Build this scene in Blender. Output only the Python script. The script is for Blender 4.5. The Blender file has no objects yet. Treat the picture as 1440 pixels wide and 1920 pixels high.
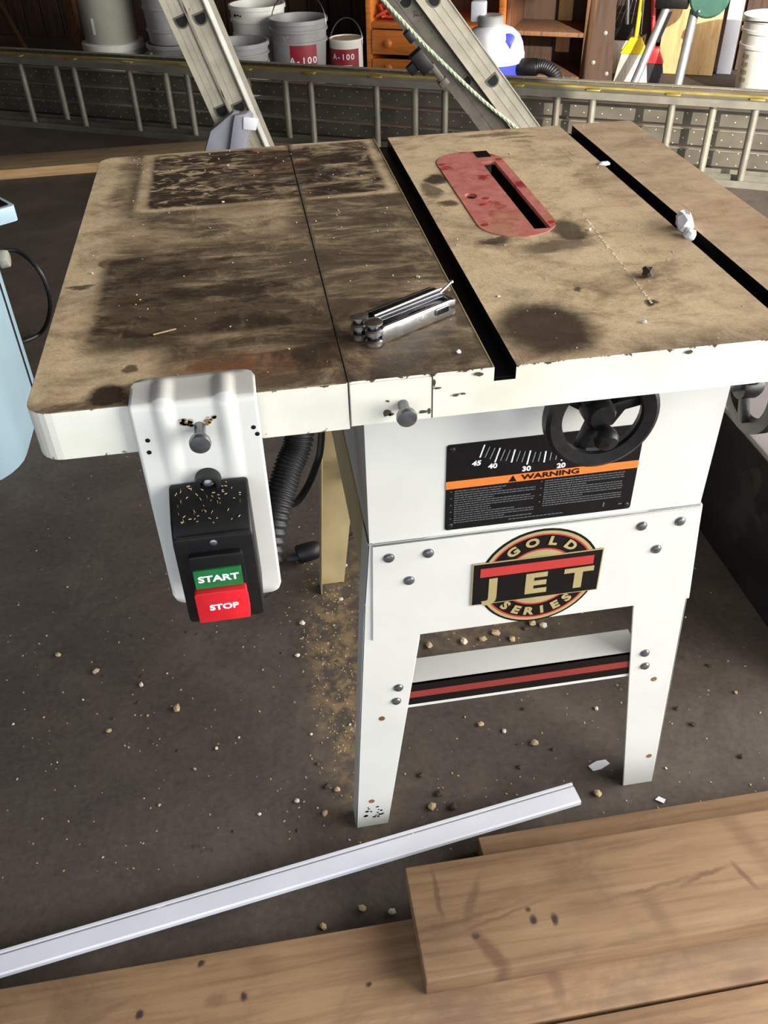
import bpy, bmesh, math, random
from mathutils import Matrix, Vector
from mathutils.geometry import tessellate_polygon
random.seed(7)
scene = bpy.context.scene
COL = scene.collection
V = Vector

# ------------------------------------------------------------------ camera
FPX = 1641.0
CAM = V((-0.0639, -0.643, 1.180))
CROT = Matrix.Rotation(-0.1407, 3, 'Z') @ Matrix.Rotation(0.895, 3, 'X') @ Matrix.Rotation(-0.0297, 3, 'Z')
cam = bpy.data.cameras.new('camera')
cam.sensor_fit = 'VERTICAL'; cam.sensor_height = 24.0
cam.lens = FPX / 1920 * 24.0
cam.clip_start = 0.02; cam.clip_end = 100
camo = bpy.data.objects.new('camera', cam); COL.objects.link(camo)
camo.matrix_world = Matrix.Translation(CAM) @ CROT.to_4x4()
scene.camera = camo
scene.view_settings.view_transform = 'Standard'
scene.view_settings.look = 'None'
scene.view_settings.gamma = 1.0
scene.view_settings.use_curve_mapping = False
scene.view_settings.exposure = 0.3

# ------------------------------------------------------------------ light
TH = math.radians(-28)                       # the garage is turned against the saw
U = V((math.cos(TH), math.sin(TH), 0)); W = V((-math.sin(TH), math.cos(TH), 0))
def room(u, v, z=0): return U * u + W * v + V((0, 0, z))
world = bpy.data.worlds.new('World'); scene.world = world; world.use_nodes = True
bg = world.node_tree.nodes['Background']
bg.inputs[0].default_value = (0.75, 0.87, 1.0, 1); bg.inputs[1].default_value = 1.6
def area(name, loc, to, sx, sy, power, col):
    l = bpy.data.lights.new(name, 'AREA'); l.shape = 'RECTANGLE'; l.size = sx; l.size_y = sy
    l.energy = power; l.color = col
    o = bpy.data.objects.new(name, l); COL.objects.link(o); o.location = loc
    o.rotation_euler = (V(to) - V(loc)).to_track_quat('-Z', 'Y').to_euler()
    return o
# daylight in the two open garage doors: behind the photographer, and on the right
area('door_daylight_front', room(0.6, -2.35, 1.25), room(0.6, 1, 1.0), 4.4, 2.1, 46, (0.80, 0.90, 1.0))
area('door_daylight_side', room(2.55, 1.7, 1.25), room(-1, 1.7, 0.9), 5.2, 2.1, 320, (1.0, 0.965, 0.90))

# low sun slanting in through the side door towards the back right corner
sl_ = bpy.data.lights.new('sun', 'SUN'); sl_.energy = 6.0; sl_.angle = math.radians(0.6); sl_.color = (1.0, 0.93, 0.82)
so_ = bpy.data.objects.new('sun', sl_); COL.objects.link(so_)
so_.rotation_euler = (U * -0.5 + W * 0.8 + V((0, 0, -0.27))).to_track_quat('-Z', 'Y').to_euler()

# ------------------------------------------------------------------ pixel helpers (1440x1920)
def ray(x, y): return CROT @ V(((x - 720) / FPX, -(y - 960) / FPX, -1.0))
def on(x, y, p, n):
    d = ray(x, y); n = V(n); t = (V(p) - CAM).dot(n) / d.dot(n); return CAM + d * t
def gz(x, y, z=0.0): return on(x, y, (0, 0, z), (0, 0, 1))
def gy(x, y, Y): return on(x, y, (0, Y, 0), (0, 1, 0))
def gx(x, y, X): return on(x, y, (X, 0, 0), (1, 0, 0))
def gv(x, y, v): return on(x, y, W * v, W)
def uvz(x, y, v):
    p = gv(x, y, v); return p.dot(U), p.z

# ------------------------------------------------------------------ materials
def srgb(r, g, b):
    f = lambda c: (c / 255 / 12.92) if c <= 10 else ((c / 255 + 0.055) / 1.055) ** 2.4
    return (f(r), f(g), f(b), 1)
class NT:
    def __init__(s, name):
        s.m = bpy.data.materials.new(name); s.m.use_nodes = True; s.t = s.m.node_tree
        s.b = s.t.nodes['Principled BSDF']; s.tc = s.t.nodes.new('ShaderNodeTexCoord')
        s.co = s.tc.outputs['Object']; s._xyz = None
    def n(s, t): return s.t.nodes.new(t)
    def set(s, inp, v):
        if isinstance(v, bpy.types.NodeSocket): s.t.links.new(v, inp)
        else:
            if hasattr(inp.default_value, '__len__') and not hasattr(v, '__len__'): v = (v, v, v)
            inp.default_value = v
    def math(s, op, a, b=0.0, c=0.0):
        k = s.n('ShaderNodeMath'); k.operation = op
        for i, v in enumerate((a, b, c)): s.set(k.inputs[i], v)
        return k.outputs[0]
    def xyz(s, co=None):
        k = s.n('ShaderNodeSeparateXYZ'); s.set(k.inputs[0], co or s.co); return k.outputs
    def map(s, scale=(1, 1, 1), rot=(0, 0, 0), loc=(0, 0, 0), co=None):
        k = s.n('ShaderNodeMapping'); s.set(k.inputs[0], co or s.co)
        k.inputs['Scale'].default_value = scale; k.inputs['Rotation'].default_value = rot; k.inputs['Location'].default_value = loc
        return k.outputs[0]
    def noise(s, scale, detail=4, rough=0.55, co=None, dist=0.0):
        k = s.n('ShaderNodeTexNoise'); s.set(k.inputs['Vector'], co or s.co)
        k.inputs['Scale'].default_value = scale; k.inputs['Detail'].default_value = detail
        k.inputs['Roughness'].default_value = rough; k.inputs['Distortion'].default_value = dist
        return k.outputs['Fac']
    def ramp(s, fac, stops):
        k = s.n('ShaderNodeValToRGB'); s.set(k.inputs[0], fac); e = k.color_ramp.elements
        while len(e) < len(stops): e.new(0.5)
        for i, (p, c) in enumerate(stops):
            e[i].position = p; e[i].color = c if hasattr(c, '__len__') else (c, c, c, 1)
        return k.outputs[0]
    def step(s, fac, a, b):
        k = s.n('ShaderNodeMapRange'); k.interpolation_type = 'SMOOTHSTEP'
        s.set(k.inputs[0], fac); k.inputs[1].default_value = a; k.inputs[2].default_value = b
        return k.outputs[0]
    def mix(s, fac, a, b, mode='MIX'):
        k = s.n('ShaderNodeMix'); k.data_type = 'RGBA'; k.blend_type = mode
        s.set(k.inputs[0], fac); s.set(k.inputs[6], a); s.set(k.inputs[7], b); return k.outputs[2]
    def box(s, x, y, x0, x1, y0, y1, soft):       # 1 inside a rectangle, soft edge
        dx = s.math('SUBTRACT', s.math('ABSOLUTE', s.math('SUBTRACT', x, (x0 + x1) / 2)), (x1 - x0) / 2)
        dy = s.math('SUBTRACT', s.math('ABSOLUTE', s.math('SUBTRACT', y, (y0 + y1) / 2)), (y1 - y0) / 2)
        d = s.math('SMOOTH_MAX', dx, dy, 0.02)
        return s.step(d, soft, -soft)
    def blob(s, x, y, cx, cy, rx, ry, soft=0.4):
        a = s.math('DIVIDE', s.math('SUBTRACT', x, cx), rx); b = s.math('DIVIDE', s.math('SUBTRACT', y, cy), ry)
        d = s.math('SQRT', s.math('ADD', s.math('MULTIPLY', a, a), s.math('MULTIPLY', b, b)))
        return s.step(d, 1 + soft, 1 - soft)
    def bump(s, h, strength=0.3, dist=0.002):
        k = s.n('ShaderNodeBump'); k.inputs['Strength'].default_value = strength; k.inputs['Distance'].default_value = dist
        s.set(k.inputs['Height'], h); s.t.links.new(k.outputs[0], s.b.inputs['Normal'])
    def done(s, col, rough=0.6, metal=0.0, **kw):
        s.set(s.b.inputs['Base Color'], col); s.set(s.b.inputs['Roughness'], rough); s.set(s.b.inputs['Metallic'], metal)
        for k, v in kw.items(): s.b.inputs[k].default_value = v
        return s.m
def pm(name, c, rough=0.55, metal=0.0, var=0.12, scale=20, bump=0.0, spots=None, sp_scale=30, sp_lo=0.66, **kw):
    """plain paint / plastic / metal with noise variation and optional dirt specks"""
    n = NT(name); f = n.noise(scale, 5)
    dark = tuple(v * (1 - var * 2.2) for v in c[:3]) + (1,); lite = tuple(min(1, v * (1 + var)) for v in c[:3]) + (1,)
    col = n.ramp(f, [(0.3, dark), (0.7, lite)])
    if spots: col = n.mix(n.step(n.noise(sp_scale, 6, 0.7), sp_lo, sp_lo + 0.06), col, spots)
    if bump: n.bump(n.noise(scale * 6, 4), bump, 0.001)
    r = n.math('ADD', n.math('MULTIPLY', n.noise(scale * 2, 3), 0.2), rough - 0.1)
    return n.done(col, r, metal, **kw)
def wood(name, c, dark, axis=0, scale=1.0, rough=0.7, dirt=0.5, dirtcol=None):
    n = NT(name)
    sc = [22 * scale] * 3; sc[axis] = 1.6 * scale
    co = n.map(tuple(sc))
    w = n.noise(3.0, 6, 0.62, co, 0.6)
    col = n.ramp(w, [(0.28, dark), (0.5, c), (0.75, tuple(min(1, v * 1.18) for v in c[:3]) + (1,))])
    d = n.math('MULTIPLY', n.step(n.noise(9 * scale, 7, 0.68), 0.52, 0.75), dirt)
    col = n.mix(d, col, dirtcol or tuple(v * 0.28 for v in c[:3]) + (1,))
    n.bump(w, 0.25, 0.001)
    return n.done(col, rough)
M = {}
M['white_paint'] = (lambda n: (lambda z: n.done(n.mix(n.step(n.noise(55, 7, 0.75, n.map((1, 1, 1))), 0.70, 0.74),
    n.ramp(n.noise(14, 5), [(0.3, srgb(226, 224, 214)), (0.7, srgb(240, 239, 232))]), srgb(120, 100, 78)), 0.42))(0))(NT('white_enamel'))
M['white_paint2'] = pm('white_enamel_clean', srgb(203, 202, 196), 0.38, 0, 0.03, 12)
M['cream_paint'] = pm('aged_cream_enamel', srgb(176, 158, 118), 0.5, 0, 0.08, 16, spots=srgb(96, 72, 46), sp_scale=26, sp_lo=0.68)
M['zinc'] = pm('zinc_bolt', srgb(140, 142, 146), 0.32, 0.9, 0.15, 60)
M['chrome'] = pm('polished_steel', srgb(214, 214, 214), 0.26, 1.0, 0.05, 30)
M['steel_dark'] = pm('dark_polished_steel', srgb(84, 84, 88), 0.2, 1.0, 0.12, 30)
M['alu'] = pm('weathered_aluminium', srgb(160, 153, 137), 0.46, 0.5, 0.10, 14, spots=srgb(104, 98, 84), sp_scale=40)
M['alu_lit'] = pm('lit_aluminium', srgb(222, 220, 210), 0.4, 0.4, 0.06, 14)
M['alu_dark'] = pm('grimy_shaded_aluminium', srgb(92, 86, 76), 0.5, 0.4, 0.16, 18, spots=srgb(48, 44, 38), sp_scale=34, sp_lo=0.6)  # grime, plus the shade put into one leaning ladder's rail
M['alu_lad'] = pm('dull_grey_aluminium', srgb(132, 128, 116), 0.5, 0.5, 0.12, 12)
M['alu_gold'] = pm('brassy_yellow_aluminium', srgb(186, 168, 92), 0.36, 0.7, 0.12, 14)
M['black_plastic'] = pm('black_plastic', srgb(15, 15, 16), 0.45, 0, 0.15, 40, bump=0.08, **{'Specular IOR Level': 0.35})
M['black_iron'] = pm('black_cast_iron', srgb(16, 15, 15), 0.40, 0.0, 0.25, 60, bump=0.15, spots=srgb(60, 54, 44), sp_scale=70, sp_lo=0.72, **{'Specular IOR Level': 0.35})
M['black'] = pm('black_hole', srgb(8, 8, 8), 0.9, 0, 0.1)
M['red_label'] = pm('red_print', srgb(176, 50, 46), 0.45, 0, 0.04)
M['brick_label'] = pm('brick_red_print', srgb(132, 46, 42), 0.45, 0, 0.05)
M['maroon'] = pm('maroon_print', srgb(134, 34, 44), 0.45, 0, 0.05)
M['black_label_and_shade'] = pm('black_print_and_shade', srgb(13, 12, 12), 0.45, 0, 0.1, 30, **{'Specular IOR Level': 0.25})  # black print, also the shade painted into the mitre slots
M['gold_label'] = pm('gold_print', srgb(168, 152, 106), 0.4, 0.1, 0.05)
M['orange_label'] = pm('orange_print', srgb(228, 118, 44), 0.45, 0, 0.03)
M['white_label'] = pm('white_print', srgb(226, 226, 230), 0.5, 0, 0.02)
M['grey_label'] = pm('grey_print', srgb(116, 116, 118), 0.5, 0, 0.05)
M['dim_label'] = pm('dim_print', srgb(88, 88, 90), 0.5, 0, 0.05)
M['green_button'] = pm('green_button', srgb(22, 104, 54), 0.4, 0, 0.08, 60)
M['red_button'] = pm('red_button', srgb(206, 28, 40), 0.4, 0, 0.06, 50)
M['rubber'] = pm('black_rubber', srgb(20, 20, 21), 0.5, 0, 0.2, 80)

# cast iron table top: dust over rust, two dark tool footprints across the wing joint
def mk_top():
    n = NT('dusty_rusty_cast_iron')
    o = n.xyz(); x0, y0 = o[0], o[1]
    add = lambda a, b: n.math('ADD', a, b)
    mul = lambda a, b: n.math('MULTIPLY', a, b)
    mx = lambda a, b: n.math('MAXIMUM', a, b)
    wob = mul(n.math('SUBTRACT', n.noise(30, 6, 0.65), 0.5), 0.035)
    wob2 = mul(n.math('SUBTRACT', n.noise(33, 6, 0.65, n.map(loc=(3, 5, 1))), 0.5), 0.03)
    x = add(x0, wob); y = add(y0, wob2)
    xs = add(x0, mul(wob, 0.18)); ys = add(y0, mul(wob2, 0.18))
    fine = n.noise(420, 3, 0.7); grit = n.noise(120, 5, 0.75)
    streak = n.noise(4.2, 9, 0.72, n.map((2.2, 5.0, 1), (0, 0, 0.22)), 0.7)
    cloud = n.noise(9, 9, 0.7, dist=0.4)
    cloud2 = n.noise(17, 8, 0.7, n.map((1, 1.6, 1), (0, 0, 0.3), (7, 2, 0)), 0.5)
    swirl = n.noise(30, 5, 0.6, n.map((0.8, 1.5, 1)), 1.6)
    dust = n.ramp(add(mul(fine, 0.6), mul(grit, 0.4)), [(0.3, srgb(184, 160, 124)), (0.7, srgb(230, 206, 168))])
    mid = n.ramp(cloud2, [(0.3, srgb(122, 100, 76)), (0.7, srgb(184, 156, 120))])
    dark = n.ramp(add(mul(cloud2, 0.6), mul(grit, 0.4)), [(0.3, srgb(32, 25, 20)), (0.7, srgb(72, 56, 44))])
    inv = lambda f, k: n.math('SUBTRACT', 1.0, mul(f, k))
    # bare dark iron, 0..1
    wing = n.step(x0, 0.128, 0.124)
    d = mul(wing, mul(n.step(add(mul(streak, 0.6), mul(cloud2, 0.4)), 0.33, 0.52), 0.88))
    d = mul(d, n.step(xs, -0.246, -0.205))
    fr = mul(n.box(x, y, -0.17, 0.125, -0.05, 0.10, 0.03), inv(n.step(cloud, 0.45, 0.72), 0.75)); d = mx(d, mul(fr, 0.92))
    corner = mul(n.box(x, y, -0.3, -0.16, -0.05, 0.095, 0.012), 0.92); d = mul(d, inv(corner, 1.0))
    band = mul(n.box(x, y, -0.3, -0.02, 0.345, 0.450, 0.02), n.step(cloud, 0.62, 0.40)); d = mul(d, inv(band, 0.75))
    ring = mul(n.box(x, y, -0.238, -0.205, 0.475, 0.66, 0.01), n.step(streak, 0.40, 0.58)); d = mx(d, mul(ring, 0.7))
    p1 = n.box(xs, ys, -0.191, 0.110, 0.462, 0.681, 0.005)
    p1h = mul(n.step(swirl, 0.50, 0.60), n.step(x0, 0.02, -0.10)); p1c = mul(n.step(cloud2, 0.46, 0.66), n.step(x0, -0.12, 0.02))
    d1 = mul(inv(p1h, 0.72), inv(p1c, 0.62)); d = n.math('ADD', mul(d, n.math('SUBTRACT', 1.0, p1)), mul(p1, d1))
    halo = mul(n.box(xs, ys, -0.205, 0.121, 0.452, 0.70, 0.005), n.math('SUBTRACT', 1.0, p1)); d = mul(d, inv(halo, 0.8))
    p2 = mul(mul(n.box(xs, ys, -0.229, 0.2, 0.112, 0.318, 0.010), n.step(x, 0.12, -0.02)), inv(n.step(add(mul(cloud2, 0.5), mul(streak, 0.5)), 0.44, 0.64), 0.55))
    d = mx(d, mul(p2, 0.97))
    smear = n.step(n.noise(3.2, 9, 0.68, n.map((3, 13, 1), (0, 0, 0.24), (1, 4, 0)), 0.35), 0.50, 0.72)
    smear2 = n.step(n.noise(3.0, 9, 0.7, n.map((9, 4, 1), (0, 0, 0.5), (8, 1, 0)), 0.3), 0.54, 0.74)
    d = mul(mul(d, inv(smear, 0.55)), inv(smear2, 0.45))
    edge = mul(n.box(x, ys, -0.27, 0.13, -0.05, 0.013, 0.004), n.step(cloud2, 0.36, 0.5)); d = mx(d, mul(edge, 0.8))
    seam = n.math('SUBTRACT', 1.0, n.step(n.math('ABSOLUTE', x0), 0.001, 0.010)); d = mx(d, mul(seam, 0.8))
    for (cx, cy, rx, ry, s) in ((0.19, 0.06, 0.045, 0.055, .95), (0.288, 0.285, 0.02, 0.035, .85), (0.20, 0.272, 0.022, 0.012, .85), (0.262, 0.245, 0.04, 0.018, .7),
                                (0.178, 0.49, 0.014, 0.02, .95), (0.163, 0.455, 0.012, 0.03, .75), (0.174, 0.40, 0.012, 0.01, .85), (0.30, 0.665, 0.05, 0.010, .6), (0.33, 0.645, 0.03, 0.005, .5),
                                (0.305, 0.09, 0.007, 0.007, .95), (0.325, 0.15, 0.013, 0.01, .5), (0.25, 0.135, 0.005, 0.005, .8), (-0.2, 0.02, 0.02, 0.018, 1.), (-0.185, 0.06, 0.007, 0.007, .8),
                                (-0.225, 0.30, 0.008, 0.014, .75), (-0.245, 0.245, 0.016, 0.004, .8), (-0.17, 0.40, 0.025, 0.006, .6)):
        d = mx(d, mul(n.blob(x, y, cx, cy, rx, ry, 0.35), s))
    front = mul(n.box(x, y0, 0.16, 0.6, -0.05, 0.028, 0.02), n.step(cloud, 0.38, 0.60)); d = mx(d, mul(front, 0.75))
    mstain = mul(n.step(x0, 0.146, 0.150), mul(n.step(cloud, 0.56, 0.74), 0.45)); d = mx(d, mstain)
    scr = mul(n.step(n.noise(4, 2, 0.5, n.map((90, 5, 1), (0, 0, 0.9))), 0.66, 0.70), n.step(n.noise(7, 3), 0.5, 0.62)); d = mx(d, mul(scr, 0.45))
    # dust elsewhere
    rest = n.mix(n.step(add(mul(cloud, 0.6), mul(cloud2, 0.4)), 0.36, 0.58), mid, dust)
    rest = n.mix(mul(n.step(x, 0.31, 0.45), 0.7), rest, n.ramp(cloud2, [(0.3, srgb(144, 120, 96)), (0.7, srgb(186, 158, 126))]))
    col = n.mix(d, rest, dark)
    for (cx, cy, rx, ry) in ((0.50, 0.30, 0.05, 0.08), (0.375, 0.376, 0.02, 0.03), (-0.23, 0.14, 0.006, 0.014), (-0.03, 0.63, 0.05, 0.06), (-0.08, 0.05, 0.09, 0.03)):
        col = n.mix(mul(mul(n.blob(x, y, cx, cy, rx, ry, 0.6), n.step(cloud, 0.4, 0.7)), 0.6), col, srgb(146, 84, 46))
    speck = n.step(n.noise(260, 2, 0.5), 0.755, 0.78)
    col = n.mix(mul(speck, 0.5), col, srgb(206, 190, 160))
    n.bump(add(fine, mul(d, -0.6)), 0.25, 0.0012)
    n.done(col, add(mul(d, -0.38), 0.90), 0.0)
    n.b.inputs['Specular IOR Level'].default_value = 0.35
    return n.m
M['top'] = mk_top()
def mk_edge():
    n = NT('chipped_white_table_edge')
    o = n.xyz(); z = o[2]
    nz = n.noise(75, 6, 0.7)
    col = n.ramp(n.noise(12, 5), [(0.3, srgb(202, 198, 182)), (0.7, srgb(220, 218, 208))])
    col = n.mix(n.math('MULTIPLY', n.step(n.noise(9, 5, co=n.map(loc=(2, 0, 0))), 0.55, 0.72), 0.35), col, srgb(196, 178, 140))
    chip = n.step(n.math('ADD', nz, n.math('MULTIPLY', n.step(z, 0.7985, 0.8045), 0.20)), 0.70, 0.73)
    chip = n.math('MAXIMUM', chip, n.math('MULTIPLY', n.step(n.math('ADD', nz, n.math('MULTIPLY', n.step(z, 0.764, 0.758), 0.13)), 0.70, 0.73), 0.8))
    col = n.mix(chip, col, srgb(70, 52, 36))
    return n.done(col, 0.5)
M['edge'] = mk_edge()
def mk_insert():
    n = NT('dusty_red_insert'); o = n.xyz()
    c = n.noise(60, 5, 0.65); f = n.noise(16, 5, 0.6)
    col = n.ramp(c, [(0.3, srgb(176, 92, 84)), (0.7, srgb(204, 132, 118))])
    col = n.mix(n.step(f, 0.54, 0.6), col, srgb(150, 34, 36))
    col = n.mix(n.step(n.noise(8, 3), 0.55, 0.7), col, srgb(192, 140, 112))
    return n.done(col, 0.6)
M['insert'] = mk_insert()
def mk_floor():
    n = NT('stained_concrete_floor')
    a = n.noise(1.3, 8, 0.62, dist=0.5); b = n.noise(6.5, 9, 0.7, dist=0.6); f = n.noise(90, 4, 0.7)
    o = n.xyz()
    col = n.ramp(b, [(0.25, srgb(48, 41, 37)), (0.5, srgb(78, 68, 61)), (0.78, srgb(108, 96, 85))])
    col = n.mix(n.math('MULTIPLY', n.step(a, 0.42, 0.60), 0.6), col, srgb(52, 45, 41))
    col = n.mix(0.30, col, n.ramp(f, [(0.3, srgb(46, 40, 36)), (0.7, srgb(104, 92, 81))]))
    col = n.mix(n.math('MULTIPLY', n.step(n.noise(14, 5, 0.6, n.map(loc=(4, 2, 0))), 0.66, 0.74), 0.6), col, srgb(38, 32, 29))
    d = n.math('MAXIMUM', n.blob(o[0], o[1], 0.24, 0.58, 0.22, 0.14, 0.8), n.blob(o[0], o[1], 0.0, 0.38, 0.05, 0.25, 0.8))
    col = n.mix(n.math('MULTIPLY', n.math('MULTIPLY', d, n.step(n.noise(30, 6, 0.7), 0.42, 0.62)), 0.8), col, srgb(150, 124, 88))
    n.bump(n.math('ADD', b, n.math('MULTIPLY', f, 0.3)), 0.25, 0.004)
    return n.done(col, 0.75)
M['floor'] = mk_floor()
M['pine'] = wood('dirty_pine_lumber', srgb(186, 150, 106), srgb(150, 112, 74), 0, 1.0, 0.7, 0.5)
M['pine_end'] = wood('pine_end_grain', srgb(172, 128, 82), srgb(126, 88, 54), 2, 2.0, 0.8, 0.3)
M['pine_far'] = wood('greyed_board', srgb(142, 120, 92), srgb(104, 84, 60), 0, 1, 0.75, 0.5)
M['wall'] = wood('dark_plank_wall', srgb(70, 50, 36), srgb(34, 24, 18), 2, 0.6, 0.8, 0.6)
M['stud'] = wood('brown_stud', srgb(120, 84, 54), srgb(70, 46, 30), 2, 1, 0.75, 0.4)
M['orange_wood'] = wood('orange_stained_pine', srgb(198, 116, 46), srgb(156, 82, 30), 0, 1.3, 0.45, 0.15)
M['dark_wood'] = wood('dark_brown_shelf', srgb(104, 66, 42), srgb(60, 38, 26), 2, 1, 0.55, 0.2)
M['plywood'] = wood('pale_plywood', srgb(206, 170, 118), srgb(178, 138, 90), 2, 0.7, 0.6, 0.15)
M['white_plastic'] = pm('white_bucket_plastic', srgb(224, 222, 214), 0.42, 0, 0.05, 8, spots=srgb(168, 160, 150), sp_scale=18, sp_lo=0.64)
M['grey_plastic'] = pm('grey_bucket_plastic', srgb(146, 145, 144), 0.45, 0, 0.1, 10, spots=srgb(206, 203, 198), sp_scale=16, sp_lo=0.62)
M['grey_drum'] = pm('grey_drum', srgb(166, 165, 150), 0.42, 0, 0.08, 6)
M['blue_grey'] = pm('pale_blue_enamel', srgb(158, 182, 194), 0.4, 0, 0.04, 6)
M['blue_plastic'] = pm('blue_plastic', srgb(62, 68, 186), 0.4, 0, 0.06, 10)
M['vac_white'] = pm('off_white_plastic', srgb(214, 214, 220), 0.4, 0, 0.03, 10)
M['grey_steel'] = pm('grey_steel_tube', srgb(146, 148, 150), 0.4, 0.5, 0.08, 20)
M['green_paint'] = pm('green_machine_paint', srgb(54, 92, 78), 0.4, 0, 0.06, 20)
M['yellow_plastic'] = pm('yellow_plastic', srgb(232, 196, 30), 0.4, 0, 0.04)
M['red_plastic'] = pm('red_plastic', srgb(196, 40, 44), 0.42, 0, 0.05)
M['bristle_w'] = wood('pale_bristles', srgb(206, 196, 180), srgb(150, 138, 122), 2, 3, 0.9, 0.3)
M['bristle_b'] = wood('dark_bristles', srgb(44, 44, 48), srgb(20, 20, 22), 2, 3, 0.9, 0.1)
M['net'] = pm('orange_red_net', srgb(224, 82, 50), 0.7, 0, 0.15, 30)
M['tarp'] = pm('grey_sheet_boot', srgb(138, 138, 148), 0.55, 0, 0.08, 14, spots=srgb(110, 110, 122), sp_scale=20)
M['black_box'] = pm('black_crate_panel', srgb(30, 29, 29), 0.6, 0, 0.3, 9, spots=srgb(46, 43, 41), sp_scale=7, sp_lo=0.56)
M['box_top'] = pm('lit_grey_lid', srgb(150, 142, 142), 0.6, 0, 0.12, 9)  # light on the crate's top put into the lid's grey
M['white_pvc'] = pm('white_trim', srgb(203, 203, 212), 0.45, 0, 0.03, 10, spots=srgb(196, 192, 194), sp_scale=14, sp_lo=0.68)
M['rope'] = pm('green_white_rope', srgb(178, 188, 160), 0.85, 0, 0.25, 160, bump=0.4)
M['foam'] = pm('white_foam', srgb(236, 236, 242), 0.8, 0, 0.05, 60)
M['chip'] = pm('wood_chip', srgb(188, 164, 124), 0.85, 0, 0.2, 60)
M['chip_w'] = pm('pale_crumb', srgb(216, 204, 186), 0.85, 0, 0.1, 60)
M['chip_d'] = pm('dark_crumb', srgb(72, 60, 48), 0.85, 0, 0.2, 60)
M['clear'] = NT('clear_plastic').done(srgb(214, 210, 196), 0.25, 0.0, **{'Transmission Weight': 0.5})
M['wire'] = pm('thin_steel_wire', srgb(120, 120, 120), 0.35, 0.9, 0.1)
M['ceil'] = pm('dark_ceiling_boards', srgb(66, 52, 42), 0.85, 0, 0.2, 3)
M['siding'] = pm('drab_wall_boards', srgb(92, 78, 64), 0.85, 0, 0.2, 3)

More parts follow.
